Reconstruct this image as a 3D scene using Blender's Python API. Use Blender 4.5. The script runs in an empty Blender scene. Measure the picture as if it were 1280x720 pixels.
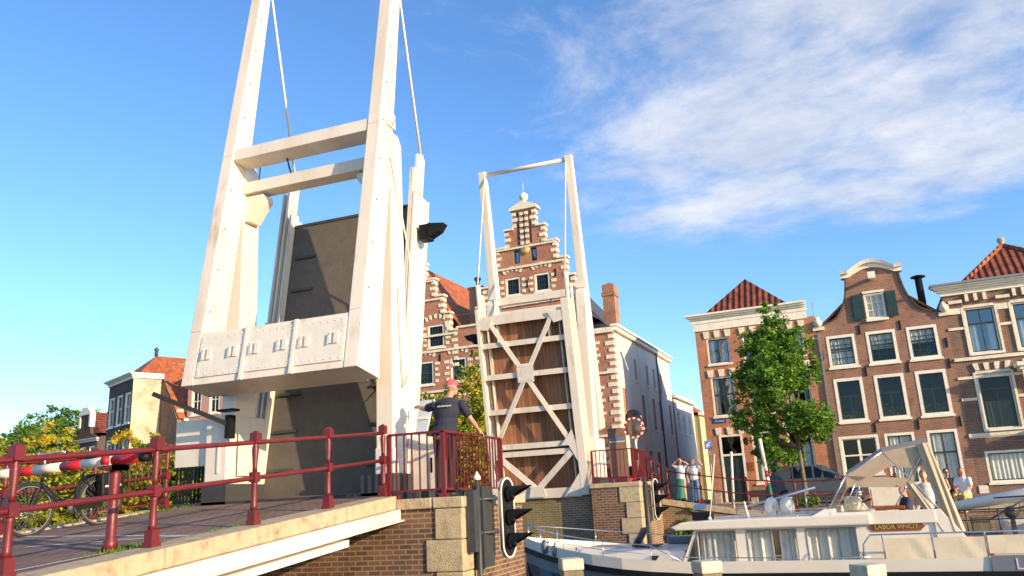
import bpy, math, random
from mathutils import Vector, Matrix, noise
random.seed(7)
D=bpy.data; SC=bpy.context.scene; COL=SC.collection
R_=math.radians
# ------------------------------------------------------------ materials
def nt(name):
    m=D.materials.new(name); m.use_nodes=True; t=m.node_tree; b=t.nodes['Principled BSDF']; return m,t,b
def N(t,typ,**k):
    n=t.nodes.new(typ)
    for a,v in k.items():
        if a.startswith('i_'): n.inputs[a[2:].replace('_',' ')].default_value=v
        else: setattr(n,a,v)
    return n
def ramp(t,stops):
    r=t.nodes.new('ShaderNodeValToRGB'); e=r.color_ramp.elements
    while len(e)<len(stops): e.new(.5)
    for k,(p,c) in enumerate(stops): e[k].position=p; e[k].color=(*c,1)
    return r
def paint(name,col,rough=.5,var=.12,scale=3.,dirt=None,metal=0.,bump=.0,streak=False,spec=.5,grime=None,gf=.45):
    m,t,b=nt(name); L=t.links
    tc=N(t,'ShaderNodeTexCoord'); mp=N(t,'ShaderNodeMapping')
    if streak: mp.inputs['Scale'].default_value=(1,1,.12)
    L.new(tc.outputs['Object'],mp.inputs['Vector'])
    n=N(t,'ShaderNodeTexNoise'); n.inputs['Scale'].default_value=scale; n.inputs['Detail'].default_value=7; n.inputs['Roughness'].default_value=.62
    L.new(mp.outputs[0],n.inputs['Vector'])
    c=Vector(col); dk=Vector(dirt) if dirt else c*(1-var*1.6)
    r=ramp(t,[(.28,tuple(dk)),(.5,tuple(c*(1-var*.4))),(.75,tuple(min(1,x*(1+var*.5)) for x in c))])
    L.new(n.outputs['Fac'],r.inputs[0]); L.new(r.outputs[0],b.inputs['Base Color'])
    if grime:      # rust runs and dirt with a shape of their own
        mg=N(t,'ShaderNodeMapping'); mg.inputs['Scale'].default_value=(1,1,.10); mg.inputs['Location'].default_value=(2.3,.7,1.1); L.new(tc.outputs['Object'],mg.inputs[0])
        ng=N(t,'ShaderNodeTexNoise'); ng.inputs['Scale'].default_value=9; ng.inputs['Detail'].default_value=5; ng.inputs['Roughness'].default_value=.7; L.new(mg.outputs[0],ng.inputs['Vector'])
        nm=N(t,'ShaderNodeTexNoise'); nm.inputs['Scale'].default_value=1.1; nm.inputs['Detail'].default_value=3; L.new(tc.outputs['Object'],nm.inputs['Vector'])
        pr=N(t,'ShaderNodeMath',operation='MULTIPLY'); L.new(ng.outputs['Fac'],pr.inputs[0]); L.new(nm.outputs['Fac'],pr.inputs[1])
        rg=ramp(t,[(.325,(0,0,0)),(.43,(gf,gf,gf))]); L.new(pr.outputs[0],rg.inputs[0])
        mgx=N(t,'ShaderNodeMix',data_type='RGBA'); L.new(rg.outputs[0],mgx.inputs[0]); L.new(r.outputs[0],mgx.inputs[6]); mgx.inputs[7].default_value=(*grime,1); L.new(mgx.outputs[2],b.inputs['Base Color'])
    b.inputs['Roughness'].default_value=rough; b.inputs['Metallic'].default_value=metal
    b.inputs['Specular IOR Level'].default_value=spec
    if bump:
        n2=N(t,'ShaderNodeTexNoise'); n2.inputs['Scale'].default_value=scale*9; n2.inputs['Detail'].default_value=5
        L.new(tc.outputs['Object'],n2.inputs['Vector'])
        bp=N(t,'ShaderNodeBump'); bp.inputs['Strength'].default_value=bump; bp.inputs['Distance'].default_value=.02
        L.new(n2.outputs['Fac'],bp.inputs['Height']); L.new(bp.outputs[0],b.inputs['Normal'])
    return m
def wallvec(t):
    """object-space (along wall, height) vector chosen by the object-space normal"""
    L=t.links; tc=N(t,'ShaderNodeTexCoord'); sn=N(t,'ShaderNodeSeparateXYZ'); sp=N(t,'ShaderNodeSeparateXYZ')
    L.new(tc.outputs['Normal'],sn.inputs[0]); L.new(tc.outputs['Object'],sp.inputs[0])
    ax=N(t,'ShaderNodeMath',operation='ABSOLUTE'); L.new(sn.outputs['X'],ax.inputs[0])
    gx=N(t,'ShaderNodeMath',operation='GREATER_THAN'); gx.inputs[1].default_value=.6; L.new(ax.outputs[0],gx.inputs[0])
    az=N(t,'ShaderNodeMath',operation='ABSOLUTE'); L.new(sn.outputs['Z'],az.inputs[0])
    gz=N(t,'ShaderNodeMath',operation='GREATER_THAN'); gz.inputs[1].default_value=.8; L.new(az.outputs[0],gz.inputs[0])
    mx=N(t,'ShaderNodeMix',data_type='FLOAT'); L.new(gx.outputs[0],mx.inputs[0]); L.new(sp.outputs['X'],mx.inputs[2]); L.new(sp.outputs['Y'],mx.inputs[3])
    mz=N(t,'ShaderNodeMix',data_type='FLOAT'); L.new(gz.outputs[0],mz.inputs[0]); L.new(sp.outputs['Z'],mz.inputs[2]); L.new(sp.outputs['Y'],mz.inputs[3])
    cb=N(t,'ShaderNodeCombineXYZ'); L.new(mx.outputs[0],cb.inputs[0]); L.new(mz.outputs[0],cb.inputs[1]); return cb,tc
def brick(name,c1,c2,mortar,scale=1.,moss=None,rough=.85,bw=.22,rh=.07,ms=.011):
    m,t,b=nt(name); L=t.links; cb,tc=wallvec(t)
    br=N(t,'ShaderNodeTexBrick'); L.new(cb.outputs[0],br.inputs['Vector'])
    br.inputs['Color1'].default_value=(*c1,1); br.inputs['Color2'].default_value=(*c2,1); br.inputs['Mortar'].default_value=(*mortar,1)
    br.inputs['Scale'].default_value=1; br.inputs['Brick Width'].default_value=bw; br.inputs['Row Height'].default_value=rh
    br.inputs['Mortar Size'].default_value=ms; br.inputs['Mortar Smooth'].default_value=.3; br.inputs['Bias'].default_value=-.1
    n=N(t,'ShaderNodeTexNoise'); n.inputs['Scale'].default_value=1.1; n.inputs['Detail'].default_value=8; n.inputs['Roughness'].default_value=.7
    L.new(tc.outputs['Object'],n.inputs['Vector'])
    r=ramp(t,[(.3,(.55,.54,.53)),(.5,(.92,.92,.92)),(.62,(1.05,1.03,1.0)),(.8,(1.4,1.34,1.25))]); L.new(n.outputs['Fac'],r.inputs[0])
    mu=N(t,'ShaderNodeMix',data_type='RGBA',blend_type='MULTIPLY'); mu.inputs[0].default_value=.85
    L.new(br.outputs['Color'],mu.inputs[6]); L.new(r.outputs[0],mu.inputs[7]); out=mu.outputs[2]
    if moss:
        n2=N(t,'ShaderNodeTexNoise'); n2.inputs['Scale'].default_value=.8; n2.inputs['Detail'].default_value=6
        mp=N(t,'ShaderNodeMapping'); mp.inputs['Scale'].default_value=(1,1,.35); mp.inputs['Location'].default_value=(3,1,7)
        L.new(tc.outputs['Object'],mp.inputs[0]); L.new(mp.outputs[0],n2.inputs['Vector'])
        r2=ramp(t,[(.48,(0,0,0)),(.68,(.85,.85,.85))]); L.new(n2.outputs['Fac'],r2.inputs[0])
        mm=N(t,'ShaderNodeMix',data_type='RGBA'); L.new(r2.outputs[0],mm.inputs[0]); L.new(out,mm.inputs[6]); mm.inputs[7].default_value=(*moss,1); out=mm.outputs[2]
    L.new(out,b.inputs['Base Color']); b.inputs['Roughness'].default_value=rough; b.inputs['Specular IOR Level'].default_value=.25
    bp=N(t,'ShaderNodeBump'); bp.inputs['Strength'].default_value=.5; bp.inputs['Distance'].default_value=.012; bp.invert=True
    L.new(br.outputs['Fac'],bp.inputs['Height']); L.new(bp.outputs[0],b.inputs['Normal'])
    return m
def tiles(name,c1,c2,axis='X',pitch=.22,rough=.7,rows=.3):
    """pantiles: rolls across `axis` and rows up the slope (z)"""
    m,t,b=nt(name); L=t.links
    tc=N(t,'ShaderNodeTexCoord'); sp=N(t,'ShaderNodeSeparateXYZ'); L.new(tc.outputs['Object'],sp.inputs[0])
    a=N(t,'ShaderNodeMath',operation='MULTIPLY'); a.inputs[1].default_value=2*math.pi/pitch; L.new(sp.outputs[axis],a.inputs[0])
    s=N(t,'ShaderNodeMath',operation='SINE'); L.new(a.outputs[0],s.inputs[0])
    z=N(t,'ShaderNodeMath',operation='DIVIDE'); z.inputs[1].default_value=rows*.75; L.new(sp.outputs['Z'],z.inputs[0])
    fr=N(t,'ShaderNodeMath',operation='FRACT'); L.new(z.outputs[0],fr.inputs[0])
    h=N(t,'ShaderNodeMath',operation='MULTIPLY_ADD'); h.inputs[1].default_value=-.7; L.new(fr.outputs[0],h.inputs[0]); L.new(s.outputs[0],h.inputs[2])
    n=N(t,'ShaderNodeTexNoise'); n.inputs['Scale'].default_value=2.5; n.inputs['Detail'].default_value=8; n.inputs['Roughness'].default_value=.75; L.new(tc.outputs['Object'],n.inputs['Vector'])
    r=ramp(t,[(.30,tuple(x*.45+.01 for x in c2)),(.42,c2),(.60,c1),(.75,tuple(min(1,x*1.35+.02) for x in c1))]); L.new(n.outputs['Fac'],r.inputs[0])
    L.new(r.outputs[0],b.inputs['Base Color'])
    bp=N(t,'ShaderNodeBump'); bp.inputs['Strength'].default_value=1; bp.inputs['Distance'].default_value=.035
    L.new(h.outputs[0],bp.inputs['Height']); L.new(bp.outputs[0],b.inputs['Normal']); b.inputs['Roughness'].default_value=rough; b.inputs['Specular IOR Level'].default_value=.3
    return m
def glass(name,tint=(.75,.8,.82),refl=.18):
    m,t,b=nt(name); L=t.links; t.nodes.remove(b); o=t.nodes['Material Output']
    tr=N(t,'ShaderNodeBsdfTransparent'); tr.inputs[0].default_value=(*tint,1)
    gl=N(t,'ShaderNodeBsdfGlossy'); gl.inputs['Roughness'].default_value=.03; gl.inputs['Color'].default_value=(.9,.95,1,1)
    lw=N(t,'ShaderNodeLayerWeight'); lw.inputs[0].default_value=.35
    ad=N(t,'ShaderNodeMath',operation='MULTIPLY_ADD'); ad.inputs[1].default_value=.28; ad.inputs[2].default_value=refl; L.new(lw.outputs['Fresnel'],ad.inputs[0]); ad.use_clamp=True
    n=N(t,'ShaderNodeTexNoise'); n.inputs['Scale'].default_value=.9; tc=N(t,'ShaderNodeTexCoord'); L.new(tc.outputs['Object'],n.inputs['Vector'])
    bp=N(t,'ShaderNodeBump'); bp.inputs['Strength'].default_value=.25; bp.inputs['Distance'].default_value=.05; L.new(n.outputs['Fac'],bp.inputs['Height']); L.new(bp.outputs[0],gl.inputs['Normal'])
    mx=N(t,'ShaderNodeMixShader'); L.new(ad.outputs[0],mx.inputs[0]); L.new(tr.outputs[0],mx.inputs[1]); L.new(gl.outputs[0],mx.inputs[2]); L.new(mx.outputs[0],o.inputs[0])
    return m
def leafmat(name,cols,sc=1.2,trans=.35):
    m,t,b=nt(name); L=t.links; tc=N(t,'ShaderNodeTexCoord')
    n=N(t,'ShaderNodeTexNoise'); n.inputs['Scale'].default_value=sc; n.inputs['Detail'].default_value=4; n.inputs['Roughness'].default_value=.8; L.new(tc.outputs['Object'],n.inputs['Vector'])
    r=ramp(t,[(.3+.4*k/(len(cols)-1),c) for k,c in enumerate(cols)]); L.new(n.outputs['Fac'],r.inputs[0])
    df=N(t,'ShaderNodeBsdfTranslucent'); L.new(r.outputs[0],df.inputs[0]); L.new(r.outputs[0],b.inputs['Base Color']); b.inputs['Roughness'].default_value=.55
    mx=N(t,'ShaderNodeMixShader'); mx.inputs[0].default_value=trans; L.new(b.outputs[0],mx.inputs[1]); L.new(df.outputs[0],mx.inputs[2]); L.new(mx.outputs[0],t.nodes['Material Output'].inputs[0])
    return m
M={}
M['white']=paint('white_paint',(.78,.70,.58),.42,.06,1.5,dirt=(.62,.53,.41),streak=True,grime=(.40,.28,.17),gf=.42,bump=.08)
M['white2']=paint('white_trim',(.75,.69,.59),.5,.08,4,bump=.1,grime=(.40,.32,.22))
M['trim']=paint('cream_house_trim',(.88,.81,.66),.55,.06,3,dirt=(.72,.64,.50))
M['cream']=paint('cream_plaster',(.80,.75,.62),.85,.12,1.2,dirt=(.62,.57,.46),bump=.2,streak=True)
M['plaster']=paint('grey_white_plaster',(.74,.71,.65),.85,.1,.9,dirt=(.55,.52,.46),bump=.2,streak=True)
M['stone']=paint('sandstone',(.52,.42,.26),.85,.2,7,dirt=(.32,.25,.15),bump=1.0)
M['kerb']=paint('kerb_stone',(.52,.40,.25),.85,.2,6,dirt=(.27,.21,.13),bump=.7,grime=(.16,.12,.07))
M['stonetrim']=paint('pale_stone_trim',(.84,.75,.56),.8,.12,5,dirt=(.62,.53,.37),bump=.2)
M['red']=paint('maroon_enamel',(.15,.014,.017),.42,.15,5,dirt=(.095,.011,.013),grime=(.09,.035,.02),gf=.7,bump=.12)
M['sigred']=paint('signal_red',(.45,.012,.02),.45,.08,4)
M['black']=paint('black_enamel',(.012,.012,.013),.55,.2,5,spec=.2)
M['dark']=paint('dark_grey_metal',(.05,.052,.055),.5,.2,4)
M['grey']=paint('mid_grey_metal',(.28,.29,.31),.45,.1,4,metal=.3)
M['rimgrey']=paint('dull_rim',(.16,.16,.17),.5,.1,5)
M['steel']=paint('stainless',(.6,.6,.6),.25,.06,5,metal=.9)
M['asph']=paint('dark_deck_coating',(.118,.102,.08),.8,.12,5,dirt=(.09,.078,.062),bump=.4,grime=(.05,.042,.035))
M['base']=paint('tarred_base',(.045,.045,.048),.7,.2,5,bump=.2)
M['brA']=brick('orange_brick',(.55,.20,.095),(.43,.145,.07),(.50,.36,.24))
M['brB']=brick('brown_brick',(.35,.17,.11),(.25,.12,.08),(.38,.28,.20))
M['brC']=brick('dark_brown_brick',(.25,.14,.095),(.18,.10,.07),(.32,.24,.17))
M['brS']=brick('red_brick',(.50,.18,.10),(.38,.13,.075),(.52,.39,.27))
M['brD']=brick('blackish_brick',(.10,.065,.055),(.075,.05,.045),(.15,.12,.10))
M['brP']=brick('pier_brick',(.21,.105,.065),(.105,.055,.042),(.29,.225,.15),ms=.013,rh=.075)
M['brQ']=brick('quay_brick',(.31,.18,.105),(.20,.115,.07),(.38,.31,.21),moss=(.10,.12,.035))
M['brCh']=brick('chimney_brick',(.40,.19,.11),(.30,.13,.08),(.40,.30,.2))
M['tileO']=tiles('orange_pantiles',(.44,.14,.055),(.27,.075,.035),'X')
M['tileOy']=tiles('orange_pantiles_side',(.56,.17,.062),(.34,.10,.04),'Y')
M['tileR']=tiles('brown_red_pantiles',(.25,.065,.03),(.12,.035,.022),'X',pitch=.30)
M['slate']=paint('slate',(.06,.06,.065),.6,.2,6,bump=.3)
M['glass']=glass('window_glass',(.84,.88,.88),.025)
M['glassd']=glass('dark_window_glass',(.22,.25,.25),.02)
M['glassr']=glass('sky_reflecting_glass',(.6,.64,.66),.16)
M['vinyl']=glass('clear_vinyl',(.86,.86,.82),.06)
M['curtain']=paint('curtain',(.82,.78,.70),.9,.1,6)
M['sashd']=paint('dark_green_sash',(.03,.05,.045),.4,.1,6)
M['shut']=paint('dark_green_shutter',(.018,.045,.04),.4,.15,6)
M['door']=paint('dark_green_door',(.025,.04,.035),.35,.15,6)
M['stained']=paint('stained_cream_plaster',(.60,.50,.36),.9,.35,1.1,dirt=(.26,.21,.15),bump=.3)
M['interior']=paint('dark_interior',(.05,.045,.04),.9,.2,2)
M['leafG']=leafmat('green_leaves',[(.05,.14,.015),(.14,.30,.025),(.27,.45,.045)],1.4)
M['leafG2']=leafmat('mid_green_leaves',[(.05,.11,.015),(.11,.21,.025),(.20,.30,.04)],.8)
M['leafY']=leafmat('yellow_green_leaves',[(.20,.26,.02),(.46,.44,.03),(.66,.55,.05)],.9,.45)
M['leafO']=leafmat('orange_yellow_leaves',[(.36,.33,.025),(.66,.50,.035),(.75,.46,.05)],.9,.45)
M['bark']=paint('bark',(.20,.16,.11),.9,.3,9,bump=.6)
M['wood']=paint('grey_post_wood',(.25,.20,.13),.85,.3,6,dirt=(.09,.10,.04),bump=.5,streak=True)
M['woodtop']=paint('bleached_post_top',(.60,.58,.45),.85,.2,9,dirt=(.42,.42,.25),bump=.4)
# deck planks underside
def planks():
    m,t,b=nt('brown_deck_planks'); L=t.links; tc=N(t,'ShaderNodeTexCoord')
    sp=N(t,'ShaderNodeSeparateXYZ'); L.new(tc.outputs['Object'],sp.inputs[0])
    d=N(t,'ShaderNodeMath',operation='DIVIDE'); d.inputs[1].default_value=.13; L.new(sp.outputs['X'],d.inputs[0])
    fl=N(t,'ShaderNodeMath',operation='FLOOR'); L.new(d.outputs[0],fl.inputs[0])
    wn=N(t,'ShaderNodeTexWhiteNoise',noise_dimensions='1D'); L.new(fl.outputs[0],wn.inputs['W'])
    mp=N(t,'ShaderNodeMapping'); mp.inputs['Scale'].default_value=(14,14,1.2); L.new(tc.outputs['Object'],mp.inputs[0])
    n=N(t,'ShaderNodeTexNoise'); n.inputs['Scale'].default_value=1; n.inputs['Detail'].default_value=6; L.new(mp.outputs[0],n.inputs['Vector'])
    ad=N(t,'ShaderNodeMath',operation='MULTIPLY_ADD'); ad.inputs[1].default_value=.5; L.new(wn.outputs['Value'],ad.inputs[0]); 
    h=N(t,'ShaderNodeMath',operation='MULTIPLY'); h.inputs[1].default_value=.6; L.new(n.outputs['Fac'],h.inputs[0]); L.new(h.outputs[0],ad.inputs[2])
    r=ramp(t,[(.2,(.15,.065,.032)),(.55,(.29,.13,.062)),(.9,(.39,.19,.095))]); L.new(ad.outputs[0],r.inputs[0])
    fr=N(t,'ShaderNodeMath',operation='FRACT'); L.new(d.outputs[0],fr.inputs[0])
    gt=N(t,'ShaderNodeMath',operation='GREATER_THAN'); gt.inputs[1].default_value=.07; L.new(fr.outputs[0],gt.inputs[0])
    mu=N(t,'ShaderNodeMix',data_type='RGBA'); L.new(gt.outputs[0],mu.inputs[0]); mu.inputs[6].default_value=(.05,.025,.015,1); L.new(r.outputs[0],mu.inputs[7])
    L.new(mu.outputs[2],b.inputs['Base Color']); b.inputs['Roughness'].default_value=.65
    return m
M['planks']=planks()
def cobble():
    m,t,b=nt('purple_grey_paving'); L=t.links; tc=N(t,'ShaderNodeTexCoord')
    mp=N(t,'ShaderNodeMapping'); mp.inputs['Rotation'].default_value=(0,0,math.pi/2); L.new(tc.outputs['Object'],mp.inputs[0])
    br=N(t,'ShaderNodeTexBrick'); L.new(mp.outputs[0],br.inputs['Vector'])
    for k,v in dict(Color1=(.30,.20,.15,1),Color2=(.21,.145,.11,1),Mortar=(.11,.09,.065,1)).items(): br.inputs[k].default_value=v
    br.inputs['Scale'].default_value=1; br.inputs['Brick Width'].default_value=.21; br.inputs['Row Height'].default_value=.075; br.inputs['Mortar Size'].default_value=.008
    n=N(t,'ShaderNodeTexNoise'); n.inputs['Scale'].default_value=1.3; n.inputs['Detail'].default_value=8; L.new(tc.outputs['Object'],n.inputs['Vector'])
    r=ramp(t,[(.3,(.7,.7,.68)),(.7,(1.25,1.2,1.15))]); L.new(n.outputs['Fac'],r.inputs[0])
    mu=N(t,'ShaderNodeMix',data_type='RGBA',blend_type='MULTIPLY'); mu.inputs[0].default_value=1; L.new(br.outputs['Color'],mu.inputs[6]); L.new(r.outputs[0],mu.inputs[7])
    L.new(mu.outputs[2],b.inputs['Base Color']); b.inputs['Roughness'].default_value=.85; b.inputs['Specular IOR Level'].default_value=.15
    bp=N(t,'ShaderNodeBump'); bp.invert=True; bp.inputs['Strength'].default_value=.6; bp.inputs['Distance'].default_value=.01; L.new(br.outputs['Fac'],bp.inputs['Height']); L.new(bp.outputs[0],b.inputs['Normal'])
    return m
M['paving']=cobble()
M['street']=paint('brick_street',(.20,.15,.125),.85,.2,2,bump=.3)
M['ground']=paint('ground',(.16,.15,.11),.9,.2,.3,bump=.2)
def water():
    m,t,b=nt('canal_water'); L=t.links; tc=N(t,'ShaderNodeTexCoord')
    b.inputs['Base Color'].default_value=(.012,.022,.018,1); b.inputs['Roughness'].default_value=.06
    n=N(t,'ShaderNodeTexNoise'); n.inputs['Scale'].default_value=1.7; n.inputs['Detail'].default_value=4; L.new(tc.outputs['Object'],n.inputs['Vector'])
    bp=N(t,'ShaderNodeBump'); bp.inputs['Strength'].default_value=.5; bp.inputs['Distance'].default_value=.08; L.new(n.outputs['Fac'],bp.inputs['Height']); L.new(bp.outputs[0],b.inputs['Normal'])
    return m
M['water']=water()
M['gel']=paint('white_gelcoat',(.85,.77,.64),.25,.05,2,spec=.5)
M['navy']=paint('navy_hull',(.012,.02,.045),.2,.1,2,spec=.6)
M['hullgrey']=paint('grey_hull_band',(.17,.19,.21),.3,.08,2)
M['canvas']=paint('beige_canvas',(.56,.43,.29),.85,.12,3,bump=.2)
M['canvasd']=paint('grey_taupe_canvas',(.40,.32,.24),.85,.12,3,bump=.2)
M['cloth']=paint('cream_cloth',(.80,.68,.47),.85,.06,3,bump=.15)
M['varn']=paint('varnished_wood',(.30,.09,.025),.25,.2,5)
M['gold']=paint('gold_letters',(.75,.50,.15),.35,.05,5,metal=.4)
M['skin']=paint('skin',(.62,.34,.24),.55,.06,8)
M['skint']=paint('tanned_skin',(.52,.27,.17),.55,.06,8)
M['tyre']=paint('rubber',(.02,.02,.02),.7,.1,8)
def flat(name,c,rough=.6): 
    if name not in M: M[name]=paint(name,c,rough,.1,6)
    return M[name]
# ------------------------------------------------------------ mesh builder
MW={}   # world matrices of things
class MB:
    def __init__(s): s.v=[]; s.f=[]; s.m=[]; s.s=[]; s.T=None
    def add(s,vs,fs,m=0,sm=False):
        o=len(s.v)
        if s.T is not None: vs=[s.T@Vector(p) for p in vs]
        s.v+= [Vector(p) for p in vs]
        for f in fs: s.f.append([o+i for i in f]); s.m.append(m); s.s.append(sm)
        return s
    def box(s,x0,x1,y0,y1,z0,z1,m=0):
        if x0>x1:x0,x1=x1,x0
        if y0>y1:y0,y1=y1,y0
        if z0>z1:z0,z1=z1,z0
        v=[(x0,y0,z0),(x1,y0,z0),(x1,y1,z0),(x0,y1,z0),(x0,y0,z1),(x1,y0,z1),(x1,y1,z1),(x0,y1,z1)]
        return s.add(v,[(0,3,2,1),(4,5,6,7),(0,1,5,4),(1,2,6,5),(2,3,7,6),(3,0,4,7)],m)
    def hexa(s,a,b,m=0):
        """a,b: two quads (4 pts each), matching order"""
        return s.add(list(a)+list(b),[(0,3,2,1),(4,5,6,7),(0,1,5,4),(1,2,6,5),(2,3,7,6),(3,0,4,7)],m)
    def quad(s,p,m=0): return s.add(p,[tuple(range(len(p)))],m)
    def beam(s,a,b,w,h,m=0,up=(0,0,1),w2=None,h2=None):
        a=Vector(a);b=Vector(b);d=(b-a).normalized();u=Vector(up)
        x=d.cross(u); 
        if x.length<1e-4: x=d.cross(Vector((0,1,0)))
        x.normalize(); y=x.cross(d).normalized(); w2=w if w2 is None else w2; h2=h if h2 is None else h2
        A=[a+x*(sx*w/2)+y*(sy*h/2) for sx,sy in((-1,-1),(1,-1),(1,1),(-1,1))]
        B=[b+x*(sx*w2/2)+y*(sy*h2/2) for sx,sy in((-1,-1),(1,-1),(1,1),(-1,1))]
        return s.hexa(A,B,m)
    def tube(s,pts,r,n=8,m=0,cap=True):
        pts=[Vector(p) for p in pts]; rs=r if isinstance(r,(list,tuple)) else [r]*len(pts)
        vs=[];fs=[]; prev=None
        for i,p in enumerate(pts):
            d=(pts[min(i+1,len(pts)-1)]-pts[max(i-1,0)])
            if d.length<1e-9: d=Vector((0,0,1))
            d.normalize()
            if prev is None:
                x=d.cross(Vector((0,0,1)))
                if x.length<.05: x=d.cross(Vector((0,1,0)))
            else: x=prev-d*prev.dot(d)
            x.normalize(); prev=x; y=d.cross(x)
            for k in range(n):
                a=2*math.pi*k/n; vs.append(p+(x*math.cos(a)+y*math.sin(a))*rs[i])
        for i in range(len(pts)-1):
            for k in range(n): fs.append((i*n+k,i*n+(k+1)%n,(i+1)*n+(k+1)%n,(i+1)*n+k))
        if cap: fs.append(tuple(range(n-1,-1,-1))); fs.append(tuple((len(pts)-1)*n+k for k in range(n)))
        return s.add(vs,fs,m,True)
    def lathe(s,c,prof,n=16,m=0,axis='z'):
        c=Vector(c); vs=[];fs=[]
        for (r,h) in prof:
            for k in range(n):
                a=2*math.pi*k/n
                q=(r*math.cos(a),r*math.sin(a),h)
                if axis=='y': q=(q[0],-q[2],q[1])
                if axis=='x': q=(q[2],q[0],q[1])
                vs.append(c+Vector(q))
        for i in range(len(prof)-1):
            for k in range(n): fs.append((i*n+k,i*n+(k+1)%n,(i+1)*n+(k+1)%n,(i+1)*n+k))
        fs.append(tuple(range(n-1,-1,-1))); fs.append(tuple((len(prof)-1)*n+k for k in range(n)))
        return s.add(vs,fs,m,True)
    def ball(s,c,r,m=0,nu=12,nv=8):
        r=r if isinstance(r,(tuple,list)) else (r,r,r); vs=[];fs=[]
        for j in range(nv+1):
            th=math.pi*j/nv
            for k in range(nu):
                a=2*math.pi*k/nu; vs.append((c[0]+r[0]*math.sin(th)*math.cos(a),c[1]+r[1]*math.sin(th)*math.sin(a),c[2]+r[2]*math.cos(th)))
        for j in range(nv):
            for k in range(nu): fs.append((j*nu+k,(j+1)*nu+k,(j+1)*nu+(k+1)%nu,j*nu+(k+1)%nu))
        return s.add(vs,fs,m,True)
    def prism(s,poly,y0,y1,m=0,plane='xz'):
        n=len(poly)
        def P(p,d): return {'xz':(p[0],d,p[1]),'yz':(d,p[0],p[1]),'xy':(p[0],p[1],d)}[plane]
        vs=[P(p,y0) for p in poly]+[P(p,y1) for p in poly]
        fs=[tuple(range(n)),tuple(range(2*n-1,n-1,-1))]+[(i,(i+1)%n,n+(i+1)%n,n+i) for i in range(n)]
        return s.add(vs,fs,m)
    def build(s,name,mats,parent=None,local=False,bevel=0.,loc=None,solidfix=True):
        me=D.meshes.new(name)
        if parent is not None: Mx=MW[parent.name]
        elif loc is not None: Mx=Matrix.Translation(Vector(loc))
        else:
            if s.v:
                xs=[p.x for p in s.v];ys=[p.y for p in s.v];zs=[p.z for p in s.v]
                Mx=Matrix.Translation(((min(xs)+max(xs))/2,(min(ys)+max(ys))/2,min(zs)))
            else: Mx=Matrix.Identity(4)
        inv=Mx.inverted(); vs=s.v if local else [inv@p for p in s.v]
        me.from_pydata([tuple(p) for p in vs],[],s.f)
        if not isinstance(mats,(list,tuple)): mats=[mats]
        for m in mats: me.materials.append(M[m] if isinstance(m,str) else m)
        me.polygons.foreach_set('material_index',s.m); me.polygons.foreach_set('use_smooth',s.s)
        if solidfix and len(s.f)<60000:
            import bmesh
            bm=bmesh.new(); bm.from_mesh(me); bmesh.ops.recalc_face_normals(bm,faces=bm.faces); bm.to_mesh(me); bm.free()
        me.update()
        o=D.objects.new(name,me); COL.objects.link(o)
        if parent is not None: o.parent=parent; MW[o.name]=Mx
        else: o.matrix_world=Mx; MW[o.name]=Mx
        if bevel:
            b=o.modifiers.new('bevel','BEVEL'); b.width=bevel; b.segments=2; b.limit_method='ANGLE'; b.angle_limit=R_(50); b.harden_normals=False
        return o
def tag(o,label=None,cat=None,group=None,kind=None):
    if label: o['label']=label
    if cat: o['category']=cat
    if group: o['group']=group
    if kind: o['kind']=kind
    return o
def thing(name,label,cat,loc,rz=0,group=None):
    o=D.objects.new(name,None); COL.objects.link(o); o.empty_display_size=.2
    Mx=Matrix.Translation(Vector(loc))@Matrix.Rotation(rz,4,'Z'); o.location=loc; o.rotation_euler=(0,0,rz); MW[o.name]=Mx
    return tag(o,label,cat,group)
def struct(mb,name,mats,**k): return tag(mb.build(name,mats,**k),kind='structure')
def copy_tree(o,loc=None,rz=None,label=None,parent=None):
    c=o.copy(); COL.objects.link(c)
    if parent is not None: c.parent=parent
    if loc is not None: c.location=loc
    if rz is not None: c.rotation_euler=(0,0,rz)
    if label: c['label']=label
    for ch in list(o.children): copy_tree(ch,parent=c)
    return c
# text as mesh
def text_mb(txt,size,depth=.005):
    cu=D.curves.new('t','FONT'); cu.body=txt; cu.size=size; cu.extrude=depth; cu.align_x='CENTER'; cu.align_y='CENTER'; cu.resolution_u=2
    ob=D.objects.new('t',cu); COL.objects.link(ob); dg=bpy.context.evaluated_depsgraph_get(); me=D.meshes.new_from_object(ob.evaluated_get(dg))
    vs=[v.co.copy() for v in me.vertices]; fs=[tuple(p.vertices) for p in me.polygons]
    D.objects.remove(ob); D.curves.remove(cu); D.meshes.remove(me); return vs,fs
def text(name,txt,size,origin,xdir,mat,parent,sx=1.):
    """flat lettering whose baseline runs along xdir, facing the side x cross z gives"""
    vs,fs=text_mb(txt,size); x=Vector(xdir).normalized(); z=Vector((0,0,1)); n=x.cross(z); n.normalize(); up=n.cross(x)*-1 if False else z
    mb=MB(); mb.add([Vector(origin)+x*(v.x*sx)+up*v.y+n*v.z for v in vs],fs); return mb.build(name,mat,parent,solidfix=False)
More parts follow.
